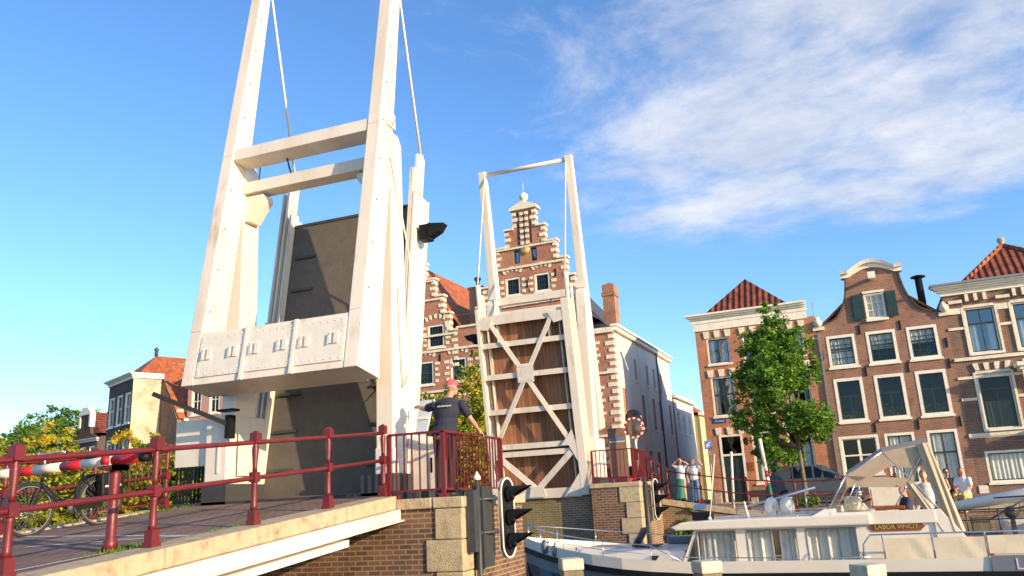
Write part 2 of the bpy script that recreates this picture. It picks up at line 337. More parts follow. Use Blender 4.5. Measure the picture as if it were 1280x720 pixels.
# ------------------------------------------------------------ houses
RZ=R_(-2.8); FR=Matrix.Translation((0,41,-.85))@Matrix.Rotation(RZ,4,'Z')
def evaltop(out,u,side):
    for i in range(len(out)-1):
        (a,wa),(b,wb)=out[i],out[i+1]
        if b-a<1e-6: continue
        if side>0 and a-1e-6<=u<b-1e-6 or side<0 and a+1e-6<u<=b+1e-6: return wa+(wb-wa)*(u-a)/(b-a)
    return out[0][1] if u<=out[0][0] else out[-1][1]
def wall(mb,out,holes,v=0.,th=.3,base=0.,m=0):
    """wall with a shaped top outline [(u,w)..] and rectangular openings (u0,u1,w0,w1)"""
    us=sorted(set([round(p[0],4) for p in out]+[round(h[k],4) for h in holes for k in(0,1)]))
    us=[u for u in us if out[0][0]-1e-6<=u<=out[-1][0]+1e-6]
    for a,b in zip(us,us[1:]):
        ta,tb=evaltop(out,a,1),evaltop(out,b,-1)
        hs=sorted([h for h in holes if h[0]<=a+1e-4 and h[1]>=b-1e-4],key=lambda h:h[2]); w=base
        for vv in (v,v+th):
            w=base
            for h in hs:
                if h[2]>w+1e-4: mb.quad([(a,vv,w),(b,vv,w),(b,vv,h[2]),(a,vv,h[2])],m)
                w=h[3]
            mb.quad([(a,vv,w),(b,vv,w),(b,vv,tb),(a,vv,ta)],m)
    for (a,wa),(b,wb) in zip(out,out[1:]): mb.quad([(a,v,wa),(b,v,wb),(b,v+th,wb),(a,v+th,wa)],m)
    (a,wa),(b,wb)=out[0],out[-1]
    mb.quad([(a,v,base),(a,v,wa),(a,v+th,wa),(a,v+th,base)],m); mb.quad([(b,v,base),(b,v,wb),(b,v+th,wb),(b,v+th,base)],m)
    for h in holes:
        a,b,c,d=h
        for q in ([(a,v,c),(b,v,c),(b,v+th,c),(a,v+th,c)],[(a,v,d),(b,v,d),(b,v+th,d),(a,v+th,d)],[(a,v,c),(a,v,d),(a,v+th,d),(a,v+th,c)],[(b,v,c),(b,v,d),(b,v+th,d),(b,v+th,c)]): mb.quad(q,m)
def wavy(mb,a,b,v,c,d,amp=.028,k=None,m=0):
    n=max(4,int((b-a)/.05)); ph=random.random()*6; k=k or random.uniform(30,45)
    for i in range(n):
        x0=a+(b-a)*i/n; x1=a+(b-a)*(i+1)/n
        y0=v+amp*math.sin(k*x0+ph)+amp*.4*math.sin(17*x0); y1=v+amp*math.sin(k*x1+ph)+amp*.4*math.sin(17*x1)
        mb.add([(x0,y0,c),(x1,y1,c),(x1,y1,d),(x0,y0,d)],[(0,1,2,3)],m,True)
def window(root,T,h,nu=2,nw=2,fw=.1,v=.05,fmat='trim',smat='sashd',bar=.04,curt=None,sill=True,mid=None,gm='glass',proud=0.,name='window'):
    """frame > pane, curtain.   h=(u0,u1,w0,w1);  curt: list of (fu0,fu1,fw0,fw1) fractions"""
    a,b,c,d=h; f=MB(); f.T=T
    y0=v-proud; y1=v+.09
    f.box(a,a+fw,y0,y1,c,d); f.box(b-fw,b,y0,y1,c,d); f.box(a+fw,b-fw,y0,y1,d-fw,d); f.box(a+fw,b-fw,y0,y1,c,c+fw*.8)
    ia,ib,ic,id_=a+fw,b-fw,c+fw*.8,d-fw
    s=.045
    ys0,ys1=v+.03,v+.085
    f.box(ia,ia+s,ys0,ys1,ic,id_,1);f.box(ib-s,ib,ys0,ys1,ic,id_,1);f.box(ia+s,ib-s,ys0,ys1,id_-s,id_,1);f.box(ia+s,ib-s,ys0,ys1,ic,ic+s,1)
    mid=mid if mid is not None else .55
    if mid: 
        wm=ic+(id_-ic)*mid; f.box(ia+s,ib-s,ys0-.01,ys1,wm-.035,wm+.035,1)
    for k in range(1,nu):
        x=ia+(ib-ia)*k/nu; f.box(x-bar/2,x+bar/2,ys0+.012,ys1-.01,ic+s,id_-s,1)
    for k in range(1,nw):
        z=ic+(id_-ic)*k/nw
        if mid and abs(z-wm)<.1: continue
        f.box(ia+s,ib-s,ys0+.012,ys1-.01,z-bar/2,z+bar/2,1)
    if sill: f.box(a-.06,b+.06,-.07,y0+.02,c-.1,c-.002)
    fo=f.build(name,[fmat,smat],root,local=True)
    p=MB(); p.T=T; p.quad([(ia,v+.075,ic),(ib,v+.075,ic),(ib,v+.075,id_),(ia,v+.075,id_)]); p.build('pane',gm,fo,local=True)
    if curt:
        q=MB(); q.T=T
        for (x0,x1,z0,z1) in curt: wavy(q,ia+(ib-ia)*x0,ia+(ib-ia)*x1,v+.125,ic+(id_-ic)*z0,ic+(id_-ic)*z1)
        q.build('curtain','curtain',fo,local=True)
    return fo
def cornice(mb,a,b,w0,w1,over,m=0,left=True,right=True,v=0.):
    """layered moulding in front of the wall plane"""
    h=w1-w0; l=.0
    steps=[(0,.42,.25),(.42,.62,.45),(.62,.8,.75),(.8,1.,1.)]
    for k,(p,q,o) in enumerate(steps):
        e=over*o; mb.box(a-(e if left else 0),b+(e if right else 0),v-e,v+.06-.002*k,w0+h*p+(.001*k),w0+h*q,m)
def rowhouse(name,label,cat,u0,u1,group=None):
    uc=(u0+u1)/2; loc=FR@Vector((uc,0,0)); r=thing(name,label,cat,loc,RZ,group); return r,Matrix.Translation((-uc,0,0))
def body(mb,u0,u1,v0,v1,h,m=0):
    mb.quad([(u0,v0,0),(u0,v0,h),(u0,v1,h),(u0,v1,0)],m); mb.quad([(u1,v0,0),(u1,v0,h),(u1,v1,h),(u1,v1,0)],m); mb.quad([(u0,v1,0),(u0,v1,h),(u1,v1,h),(u1,v1,0)],m)
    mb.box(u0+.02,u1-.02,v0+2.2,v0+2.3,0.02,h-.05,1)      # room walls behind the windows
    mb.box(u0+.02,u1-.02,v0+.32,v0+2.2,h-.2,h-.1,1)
def gable_roof(mb,u0,u1,v0,v1,he,hr,m=0,over=.15,uc=None):
    """ridge runs along v"""
    uc=(u0+u1)/2 if uc is None else uc; t=.12
    for (e) in (u0-over,u1+over):
        mb.hexa([(e,v0,he),(uc,v0,hr),(uc,v1,hr),(e,v1,he)],[(e,v0,he+t),(uc,v0,hr+t),(uc,v1,hr+t),(e,v1,he+t)],m)
def anchor(mb,u,w,m=0): mb.box(u-.035,u+.035,-.05,-.003,w-.22,w+.22,m)

G_H='gabled houses along the far quay'
# --- house A: orange brick, three storeys, white cornice, hipped red roof
def house_a():
    u0,u1=-5.15,.66; r,T=rowhouse('brick_house','orange brick canal house with white cornice and pointed roof behind the street tree','house',u0,u1,G_H)
    top=[(a,a+1.1,6.87,8.2) for a in (-4.62,-2.85,-1.08)]; mid=[(a,a+1.12,4.26,6.22) for a in (-4.63,-2.86,-1.09)]
    door=(-4.55,-3.42,.12,3.33); gr=[(-2.98,-1.86,.95,3.38),(-1.36,-.2,.95,3.38)]
    mb=MB(); mb.T=T; wall(mb,[(u0,8.7),(u1,8.7)],top+mid+[door]+gr); body(mb,u0,u1,.3,9,8.7); 
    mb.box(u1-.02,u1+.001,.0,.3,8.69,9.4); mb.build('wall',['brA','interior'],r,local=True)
    b=MB();b.T=T; 
    for x0,x1 in ((u0-.03,-4.6),(-3.37,u1+.0)): b.box(x0,x1,-.05,.0,0,.62)
    b.build('plinth','base',r,local=True)
    c=MB(); c.T=T; c.box(u0-.04,u1-.34,-.06,.0,8.62,9.2); cornice(c,u0-.02,u1-.3,9.0,9.47,.36,right=False); c.build('cornice','trim',r,local=True)
    t=MB(); t.T=T
    for (a,bb,_,w) in top+mid+[door]+gr:
        for x in (a+.02,(a+bb)/2,bb-.02):
            wv=.28 if w<9 else .28
            t.hexa([(x-.1,-.06,w+.0),(x+.1,-.06,w),(x+.1,.02,w),(x-.1,.02,w)],[(x-.15,-.06,w+.36),(x+.15,-.06,w+.36),(x+.15,.02,w+.36),(x-.15,.02,w+.36)])
    t.build('keystones','stonetrim',r,local=True)
    cs=[[(0,.3,0,1),(.55,1,0,1)],[(.62,1,0,1)],[(0,.4,0,1)]]
    for i,h in enumerate(top): window(r,T,h,2,1,fw=.07,curt=cs[i],gm='glassr',mid=0,smat='sashd',bar=.07)
    for i,h in enumerate(mid): window(r,T,h,2,2,fw=.08,curt=[(0,.28,0,1),(.75,1,0,1)],mid=.55,gm='glassr')
    for i,h in enumerate(gr): window(r,T,h,1,1,fw=.1,curt=[(0,.42,0,.72),(.55,1,0,.72)],mid=.72)
    d=MB(); d.T=T; a,bb,c0,d0=door
    d.box(a,a+.1,-.03,.12,c0,d0);d.box(bb-.1,bb,-.03,.12,c0,d0);d.box(a+.1,bb-.1,-.03,.12,d0-.1,d0);d.box(a+.1,bb-.1,-.03,.12,2.3,2.4)
    do=d.build('door_frame','trim',r,local=True)
    d=MB(); d.T=T; d.box(a+.1,bb-.1,.06,.11,c0,2.3); d.box((a+bb)/2-.01,(a+bb)/2+.01,.05,.06,c0,2.3)
    for x in (a+.18,(a+bb)/2+.06):
        for z in (.35,1.3): d.box(x,x+.3,.045,.06,c0+z,c0+z+.75)
    d.build('door','door',do,local=True)
    d=MB(); d.T=T; d.quad([(a+.1,.07,2.4),(bb-.1,.07,2.4),(bb-.1,.07,d0-.1),(a+.1,.07,d0-.1)]); d.build('fanlight','glassd',do,local=True)
    d=MB(); d.T=T; d.box(a-.2,bb+.2,-.55,-.06,0,.12); d.box(a-.6,a-.15,-.3,-.055,0,.6); d.box(bb+.1,bb+.4,-.3,-.055,0,.3); d.build('doorstep','stone',r,local=True)
    rf=MB(); rf.T=T
    ap=[(-2.55,1.9,11.5),(-2.55,7.0,11.5)]; e=9.42; U0,U1,V0,V1=u0+.35,u1-1.0,.25,8.8
    rf.add([(U0,V0,e),(U1,V0,e),(U1,V1,e),(U0,V1,e),ap[0],ap[1]],[(0,1,4),(1,2,5,4),(2,3,5),(3,0,4,5)])
    rf.build('roof','tileR',r,local=True)
    lm=MB(); lm.T=T; lm.tube([(-3.25,-.02,3.0),(-3.25,-.25,3.05)],.015); lm.lathe((-3.25,-.28,2.75),[(.05,0),(.11,.08),(.13,.28),(.05,.38)],8); lm.build('wall_lamp','glassd',r,local=True)
    s=MB(); s.T=T; s.box(-4.72,-4.1,-.035,-.004,3.93,4.12,0); so=s.build('street_name_plate',flat('plate_blue',(.02,.05,.22)),r,local=True)
    s=MB(); s.T=T; s.box(-4.68,-4.14,-.040,-.036,4.0,4.05,0); s.box(-3.2,-2.75 if 0 else -3.1,-.03,-.004,1.1,1.5,0)
    so2=MB(); so2.T=T; so2.box(-3.32,-3.05,-.03,-.004,1.55,1.95); so2.build('notice_plate','varn',r,local=True)
    # tiny illegible lettering on the plate
    text('lettering','SPAARNE',.11,FR@Vector((-4.41,-.042,4.02)),(math.cos(RZ),math.sin(RZ),0),'trim',so,1.)
# --- house B: brown brick bell gable
def house_b():
    u0,u1=.66,6.27; r,T=rowhouse('bell_gable_house','brown brick bell gable house with dark green attic shutters and white arched cap','house',u0,u1,G_H)
    L=[(u0,8.02),(.95,8.15),(1.39,8.27),(1.68,8.45),(1.9,8.75),(2.05,9.05),(2.18,9.45),(2.26,9.9),(2.3,10.34)]
    ce=3.47; Rr=[(2*ce-x,w) for x,w in reversed(L)]; 
    arch=[(2.3+ (4.64-2.3)*k/12., 10.34+.38*math.sin(math.pi*k/12)) for k in range(13)]
    out=L+arch[1:-1]+Rr
    out[-1]=(u1,8.0)
    r1=[(a,a+1.27,6.08,7.6) for a in (1.04,2.8,4.54)]; r2=[(a,a+1.27,3.5,5.53) for a in (1.08,2.84,4.58)]
    g=[(.92,2.62,1.1,2.84),(2.88,4.12,.55,2.84),(4.62,5.85,.35,2.84)]; gw=(2.98,3.86,8.2,9.42)
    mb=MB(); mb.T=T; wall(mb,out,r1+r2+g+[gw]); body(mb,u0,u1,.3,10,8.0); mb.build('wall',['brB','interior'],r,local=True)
    t=MB(); t.T=T                       # white arched cap
    n=16; lo=[];hi=[]
    for k in range(n+1):
        x=2.12+(4.82-2.12)*k/n; f=k/n; s=math.sin(math.pi*min(1,max(0,(f-.12)/.76)))
        lo.append((x,10.32+.36*s)); hi.append((x,10.60+.46*s+(.05 if f<.1 or f>.9 else 0)))
    for k in range(n):
        a,b=lo[k],lo[k+1]; c,d=hi[k],hi[k+1]; mida=(a[0],(a[1]+c[1])/2+.02); midb=(b[0],(b[1]+d[1])/2+.02)
        t.hexa([(a[0],-.1,a[1]),(b[0],-.1,b[1]),(b[0],.36,b[1]),(a[0],.36,a[1])],[(mida[0],-.1,mida[1]),(midb[0],-.1,midb[1]),(midb[0],.36,midb[1]),(mida[0],.36,mida[1])])
        t.hexa([(mida[0],-.24,mida[1]),(midb[0],-.24,midb[1]),(midb[0],.4,midb[1]),(mida[0],.4,mida[1])],[(c[0],-.3,c[1]),(d[0],-.3,d[1]),(d[0],.42,d[1]),(c[0],.42,c[1])])
    t.build('gable_cap','trim',r,local=True)
    e=MB(); e.T=T
    for S in (L,Rr):
        for (a,wa),(b,wb) in zip(S,S[1:]): e.beam((a,.13,wa+.03),(b,.13,wb+.03),.42,.07,0,(0,0,1) if abs(b-a)>abs(wb-wa) else (1,0,0))
    e.build('coping','brD',r,local=True)
    sc=MB(); sc.T=T
    for x in (u0+.12,u1-.02):
        sc.lathe((x,-.05,8.28),[(.02,-.16),(.2,-.14),(.2,.14),(.02,.16)],14,axis='y'); sc.lathe((x,-.06,8.28),[(.1,-.19),(.12,-.16),(.12,.16)],10,axis='y'); sc.box(x-.26,x+.26,-.12,.3,7.93,8.1); sc.ball((x,.05,8.52),(.1,.1,.1))
    sc.build('scroll_ornament','stonetrim',r,local=True)
    for i,h in enumerate(r1): window(r,T,h,3,4,fw=.13,proud=.07,curt=[(0,1,.0 if i==0 else .45,1)] if i<2 else [(0,1,.5,1)],mid=.6,bar=.03)
    for i,h in enumerate(r2): window(r,T,h,1,1,fw=.14,proud=.07,curt=None,mid=0,gm='glass')
    ins=MB(); ins.T=T
    for i,h in enumerate(r2):                 # inner casements and plants on the sill
        a,b,c,d=h; x=(a+b)/2; ins.box(x-.03,x+.03,.45,.5,c+.15,c+1.2,0); ins.box(a+.1,b-.1,.45,.5,c+1.2,c+1.26,0)
    ins.build('inner_casement','shut',r,local=True)
    pl=MB(); pl.T=T
    for i,h in enumerate(r2+r1[2:]):
        for k in range(60):
            x=random.uniform(h[0]+.2,h[1]-.2); z=h[2]+.15+abs(random.gauss(0,.22)); q=Vector((x,random.uniform(.35,.55),z)); a=Vector((random.uniform(-1,1),random.uniform(-1,1),random.uniform(-1,1)))*.06; b=Vector((random.uniform(-1,1),0,random.uniform(-1,1)))*.06
            pl.quad([q-a,q-b,q+a,q+b])
    pl.build('potted_plants','leafG',r,local=True)
    window(r,T,g[0],2,2,fw=.12,proud=.06,smat='trim',bar=.12,mid=.5,gm='glassd',curt=None)
    window(r,T,g[1],1,1,fw=.12,proud=.06,mid=.6,curt=[(0,.45,0,1),(.5,1,0,1)])
    window(r,T,g[2],2,1,fw=.12,proud=.06,mid=.62,bar=.03,curt=[(0,.45,0,1),(.48,1,0,1)])
    window(r,T,gw,3,3,fw=.07,proud=.04,smat='trim',bar=.035,mid=0,curt=[(0,1,0,1)])
    for s_,(x0,x1) in enumerate(((2.42,2.94),(3.9,4.36))):
        s=MB(); s.T=T; s.box(x0,x1,-.11,-.06,8.2,9.42); s.box(x0+.04,x1-.04,-.125,-.11,8.27,8.75); s.box(x0+.04,x1-.04,-.125,-.11,8.82,9.35); s.build('shutter','shut',r,local=True)
    l=MB(); l.T=T; l.box(2.95,3.9,-.07,.0,9.44,9.54); l.box(2.95,3.9,-.12,.0,8.07,8.18); l.build('lintel','trim',r,local=True)
    k=MB(); k.T=T
    for w in (5.75,3.15,7.0):
        for x in ((2.56,4.36,6.05) if w!=7.0 else (4.33,2.57)): anchor(k,x,w if w!=7.0 else 7.75)
    for x in (.78,6.1): anchor(k,x,6.7); 
    k.build('wall_anchors','black',r,local=True)
    hb=MB(); hb.T=T; hb.box(3.38,3.54,-.75,.02,10.05,10.2); hb.box(3.3,3.62,-.82,-.7,9.98,10.3); hb.build('hoist_beam','trim',r,local=True)
    rf=MB(); rf.T=T; gable_roof(rf,u0+.1,u1-.1,.31,10,8.0,10.3,0,.05); rf.build('roof','tileOy',r,local=True)
    pp=MB(); pp.T=T; pp.beam((0.74,-.08,7.8),(.74,-.08,.1),.08,.08); pp.build('drainpipe','grey',r,local=True)
    f=MB(); f.T=T; f.tube([(5.62,2.2,8.0),(5.62,2.2,10.3)],.17,12); f.lathe((5.62,2.2,10.3),[(.1,0),(.34,.06),(.34,.12),(.05,.2)],12); f.build('flue','black',r,local=True)
# --- house C: dark brick with white bands
def house_c():
    u0,u1=6.27,13.4; r,T=rowhouse('banded_brick_house','dark brick house with white stone bands and bracketed cornice at the right edge','house',u0,u1,G_H)
    up=[(a,a+1.2,6.08,8.15) for a in (7.02,8.9,10.9)]; md=[(7.0,8.34,2.72,5.15),(8.95,10.3,2.72,5.15),(10.9,12.2,2.72,5.15)]; g=[(6.75,9.6,.45,1.78),(10.4,12.6,.45,1.78)]
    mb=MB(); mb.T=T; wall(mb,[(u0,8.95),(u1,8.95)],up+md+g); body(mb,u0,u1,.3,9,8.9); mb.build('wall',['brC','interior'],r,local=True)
    c=MB(); c.T=T; cornice(c,u0+.0,u1,8.82,9.25,.42,left=True); c.build('cornice','trim',r,local=True)
    gt=MB(); gt.T=T; gt.box(u0-.48,u1,-.52,.1,9.252,9.34); gt.build('gutter','grey',r,local=True)
    b=MB(); b.T=T
    def band(w0,w1,a,bb,p=.05): b.box(a,bb,-p,.0,w0,w1)
    ex=lambda hs: [u0]+[x for h in hs for x in (h[0]-.12,h[1]+.12)]+[u1]
    for (w0,w1,hs) in ((7.93,8.2,up),(7.2,7.32,up),(4.95,5.07,[]),(4.0,4.12,md)):
        e=ex(hs)
        for k in range(0,len(e),2): band(w0,w1,e[k],e[k+1])
    band(5.78,5.92,u0,u1,.09); band(2.42,2.56,u0,u1,.07); 
    e=ex(g); band(2.36,2.42,u0,u1,.03)
    for k in range(0,len(e),2): b.box(e[k],e[k+1],-.04,.0,0.0,.35)
    for h in up+md:
        for s in (-1,1):
            x=h[0]-.06 if s<0 else h[1]+.06; b.box(x-.05,x+.05,-.06,.01,h[2]-.1,h[3]+.06)
        b.box(h[0]-.01,h[1]+.01,-.06,.01,h[3],h[3]+.12)
    for h in md:
        for k in range(4):
            x=h[0]+.1+k*(h[1]-h[0]-.2)/3; dx=(k-1.5)*.05
            b.hexa([(x-.08,-.09,5.3),(x+.08,-.09,5.3),(x+.08,.0,5.3),(x-.08,.0,5.3)],[(x-.1+dx,-.09,5.62),(x+.12+dx,-.09,5.62),(x+.12+dx,0,5.62),(x-.1+dx,0,5.62)])
    for x in (u0+.2,8.36,10.2):
        b.box(x,x+.55,-.12,.0,8.42,8.56)
    for h in up:
        for k in range(3):
            x=h[0]+.2+k*.36; b.box(x-.07,x+.07,-.16,.0,8.45,8.78)
    b.build('stone_bands','stonetrim',r,local=True)
    for i,h in enumerate(up): window(r,T,h,2,1,fw=.07,mid=.66,gm='glassr',curt=[(0,.3,0,.65),(.7,1,0,.65)])
    for i,h in enumerate(md): window(r,T,h,2,1,fw=.07,mid=.72,gm='glassd',curt=[(.1,.9,0,.5)])
    for h in g: window(r,T,h,1,1,fw=.1,mid=0,proud=.05,curt=[(0,.6,0,1)])
    p=MB(); p.T=T; p.box(8.6,13.3,-.9,-.06,5.1,5.25); p.box(8.5,13.3,-1.0,-.05,5.25,5.42); p.box(8.68,8.86,-.85,-.67,2.6,5.1); p.box(8.6,13.3,-.9,-.1,2.3,2.6); 
    p.build('bay_balcony','trim',r,local=True)
    rf=MB(); rf.T=T; e=9.35; U0,U1,V0,V1=7.2,12.6,.4,8.6
    a1,a2=(8.95+.45,2.1,11.35),(10.6,6.5,11.35)
    rf.add([(U0,V0,e),(U1,V0,e),(U1,V1,e),(U0,V1,e),a1,a2],[(0,1,4),(1,2,5,4),(2,3,5),(3,0,4,5)]); ro=rf.build('roof','tileR',r,local=True)
    h=MB(); h.T=T; h.tube([(U0,V0,e+.03),a1],.11,8); h.tube([(U1,V0,e+.03),a1],.11,8); h.build('ridge_tiles','tileO',ro,local=True)
    f=MB(); f.T=T; f.lathe(Vector(a1),[(.14,-.05),(.1,.1),(.17,.2),(.15,.35),(.02,.36)],10); f.build('finial','stone',r,local=True)
    w=MB(); w.T=T; w.tube([(6.9,-.3,2.2),(9.2,-.35,2.1),(12,-.3,2.2)],.015,5); w.build('cable','grey',r,local=True)
# --- step gable building
def step_house():
    u0,u1=-25.0,-9.5; r,T=rowhouse('step_gable_hall','red brick step gabled hall with pale stone blocks behind the raised far leaf','building',u0,u1,G_H)
    cm,cl=-14.24,-22.1
    offs=[(.72,17.1),(1.24,15.95),(1.88,14.9),(2.42,13.8),(2.82,12.7),(3.25,11.6)]
    def gab(c,dh,left,right):
        pts=[]
        for o,w in reversed(offs): pts+= [(c-o,w+dh)]
        P=[]
        prev=left
        for k,(o,w) in enumerate(reversed(offs)): P+=[(c-o,prev),(c-o,w+dh)]; prev=w+dh
        for k,(o,w) in enumerate(offs):
            nxt=offs[k+1][1]+dh if k+1<len(offs) else right
            P+=[(c+o,w+dh),(c+o,nxt)]
        return P
    out=[(u0,10.2)]+gab(cl,-1.1,10.2,10.6)+gab(cm,0,10.6,9.4)+[(u1,9.4)]
    holes=[(-14.99,-14.62,13.9,14.7),(-13.93,-13.56,13.9,14.7)]
    W1=[(-15.6,-14.68,12.05,13.1),(-13.8,-12.88,12.05,13.1)]; W2=[(-23.5,-22.6,9.65,11.0),(-20.79,-19.69,9.65,11.0)]
    W3=[(a,a+1.02,7.5,8.87) for a in (-23.6,-21.47,-19.33,-17.3,-15.5,-13.7,-11.7)]; W4=[(a,a+1.1,4.4,6.3) for a in (-23.6,-21.5,-19.35,-17.3,-15.5,-13.7,-11.7)]
    W5=[(a,a+1.1,1.2,3.2) for a in (-23.6,-21.5,-17.3,-15.5,-11.7)]; W2b=[(-15.7,-14.7,9.75,11.1),(-13.8,-12.8,9.75,11.1)]; DR=[(-19.4,-18.2,0.1,3.0)]
    mb=MB(); mb.T=T; wall(mb,out,holes+W1+W2+W2b+W3+W4+W5+DR,th=.35); body(mb,u0,u1,.35,13.2,9.3); mb.build('wall',['brS','interior'],r,local=True)
    s=MB(); s.T=T
    def course(a,b,w,h=.12,p=.1): s.box(a,b,-p,.05,w-h/2,w+h/2)
    for c,dh in ((cm,0),(cl,-1.1)):
        prev=0
        for k,(o,w) in enumerate(offs):
            for sd in (-1,1):
                a=c+sd*(o+.08); b=c+sd*(prev-.02 if k else 0); 
                if k: s.box(min(a,b),max(a,b),-.1,.42,w+dh,w+dh+.11)
                z=w+dh-.1; nx=(offs[k+1][1] if k+1<len(offs) else 9.6)+dh; i=0
                while z>nx+.1:              # quoin blocks on each step edge
                    l=.34 if i%2 else .22; x0,x1=sorted((c+sd*(o+.02),c+sd*(o-l))); s.box(x0,x1,-.035,.37,z-.2,z); z-=.36; i+=1
            prev=o
        # crown: pilasters, little pediment, ball
        w=17.1+dh; s.box(c-.86,c+.86,-.16,.5,w,w+.14); s.add([(c-.9,-.16,w+.14),(c+.9,-.16,w+.14),(c,-.16,w+.52),(c-.9,.5,w+.14),(c+.9,.5,w+.14),(c,.5,w+.52)],[(0,1,2),(5,4,3),(0,2,5,3),(1,4,5,2),(0,3,4,1)])
        s.lathe((c,.15,w+.42),[(.2,0),(.14,.1),(.1,.22)],10); s.ball((c,.15,w+.83),.27)
        s.tube([(c,.15,w+1.0),(c,.15,w+1.75)],.015,5)
        for sd in (-1,1):
            for k in range(7): 
                z=16.95+dh-k*.36; x0,x1=sorted((c+sd*.05,c+sd*.26)); s.box(x0,x1,-.06,.01,z-.18,z) if k<8 else 0
        for w in (13.65+dh,11.45+dh): 
            o=2.35 if w>12 else 3.2
            course(c-o,c+o,w,.12)
        course(c-1.85,c+1.85,14.82+dh,.1)
    course(u0,u1,9.42,.13); course(u0,u1,7.05,.13); course(u0,u1,3.75,.13); course(cm+3.3,u1+.05,9.3,.2,.14); course(u0,-16.0,11.4-.0,.001,.0)
    s.box(-18.85,-17.4,-.1,.4,10.6,10.72)
    for h in W1+W2+W2b+W3+W4+W5:      # striped jambs and arch blocks
        for sd in (0,1):
            x=h[sd]+(-.1 if sd==0 else .1); z=h[2]+.1; i=0
            while z<h[3]-.05:
                l=.3 if i%2 else .2; x0,x1=(x-l,x) if sd==0 else (x,x+l); s.box(x0,x1,-.03,.01,z,z+.17); z+=.34; i+=1
        uc=(h[0]+h[1])/2; n=5; rr=(h[1]-h[0])/2+.05
        for k in range(n):
            a=math.pi*(.2+.6*k/(n-1)); x=uc-math.cos(a)*rr*1.15; z=h[3]+.02+math.sin(a)*.32+.05
            s.hexa([(x-.06,-.04,z),(x+.06,-.04,z),(x+.06,.01,z),(x-.06,.01,z)],[(x-.09-.12*math.cos(a),-.04,z+.27),(x+.09-.12*math.cos(a),-.04,z+.27),(x+.09-.12*math.cos(a),.01,z+.27),(x-.09-.12*math.cos(a),.01,z+.27)])
    z=9.1;i=0
    while z>.2: l=.46 if i%2 else .28; s.box(u1-l,u1+.03,-.035,.3,z-.22,z); z-=.37; i+=1
    s.build('stone_blocks','stonetrim',r,local=True)
    n=MB(); n.T=T
    for x in (cm-.38,cm+.38,cm): n.box(x-.07,x+.07,-.012,-.003,15.0,16.95)
    n.build('slot_niches','base',r,local=True)
    a=MB(); a.T=T
    for (x,w) in ((-14.24,12.6),(-12.5,13.0),(-16.1,13.0),(-21.2,11.0),(-17.9,9.0),(-20.0,9.0)): anchor(a,x,w)
    a.build('wall_anchors','black',r,local=True)
    for h in holes:
        window(r,T,h,1,1,fw=.04,fmat='shut',smat='shut',mid=0,sill=False,gm='glassd')
    for h in W1+W2+W2b: window(r,T,h,5,3,fw=.1,proud=.03,mid=0,bar=.035,gm='glassd',smat='sashd')
    for h in W3+W4+W5: window(r,T,h,4,4,fw=.1,proud=.03,mid=.5,bar=.03,gm='glassd' if random.random()<.6 else 'glass',curt=[(0,1,.3,1)] if random.random()<.4 else None)
    d=MB(); d.T=T; h=DR[0]; d.box(h[0],h[1],.08,.15,h[2],h[3]); d.build('door','door',r,local=True)
    orn=MB(); orn.T=T; orn.lathe((cm,-.07,14.6),[(.02,-.04),(.26,-.03),(.22,.04),(.02,.07)],12,axis='y'); orn.build('emblem','gold',r,local=True)
    rf=MB(); rf.T=T
    gable_roof(rf,cl-3.6,cl+3.9,.36,13,10.0,15.2,0,.0,cl); 
    rf.build('roof','tileOy',r,local=True); rf=MB(); rf.T=T
    rf.add([(cm-3.6,.36,10.3),(cm+3.6,.36,10.3),(cm,.36,14.6),(cm-3.6,9,10.3),(cm+3.6,9,10.3),(cm,9,14.6)],[(0,2,5,3),(1,4,5,2),(3,5,4),(0,1,2)])
    rf.build('roof','slate',r,local=True)
    sl=MB(); sl.T=T; sl.add([(-11.4,.4,9.2),(-9.5,.4,9.4),(-9.5,13.2,9.3),(-13.8,13.2,9.3),(-13.8,.4,9.4),(-13.2,3.2,11.2),(-11.8,3.2,11.2),(-11.8,11,11.2)],[(0,1,6),(1,2,7,6),(2,3,7),(0,6,5,4),(3,4,5,7),(5,6,7)]); sl.build('slate_roof','slate',r,local=True)
    c=MB(); c.T=T; c.box(-18.4,-17.55,.9,1.6,10.6,13.2); c.box(-18.47,-17.48,.83,1.67,13.05,13.2); c.tube([(-17.97,1.25,13.2),(-17.97,1.25,13.65)],.12,8); c.lathe((-17.97,1.25,13.6),[(.1,0),(.22,.1),(.22,.22),(.03,.3)],8); c.build('chimney','brCh',r,local=True)
    c=MB(); c.T=T; c.box(-10.28,-9.6,1.3,2.1,9.0,12.2); c.box(-10.33,-9.55,1.25,2.15,11.55,11.75); c.add([(-10.28,1.3,12.2),(-9.6,1.3,12.2),(-9.6,2.1,12.2),(-10.28,2.1,12.2),(-9.94,1.7,12.4)],[(0,1,4),(1,2,4),(2,3,4),(3,0,4)]); c.build('chimney','brCh',r,local=True)
    # plastered side wall on the lane
    SV=[(3.9,4.35,7.0,8.25),(6.6,7.1,7.0,8.25),(8.3,8.8,7.0,8.25),(10.0,10.6,6.8,8.1),(.9,1.6,4.3,6.3),(5.0,5.7,4.4,6.3),(7.5,8.2,4.4,6.3),(9.2,9.9,4.4,6.3),(12,12.6,4.3,6.3),(5.6,6.4,1.0,3.1),(7.6,8.4,1.0,3.1)]
    q=MB(); Rm=Matrix(((0,-1,0,u1+.03),(1,0,0,0),(0,0,1,0),(0,0,0,1))); q.T=T@Rm     # local (a,b,w)->(u1-b, a, w)
    wall(q,[(.31,9.28),(13.2,9.28)],SV,v=0,th=.25); q.build('side_wall','cream',r,local=True)
    TT=T@Rm
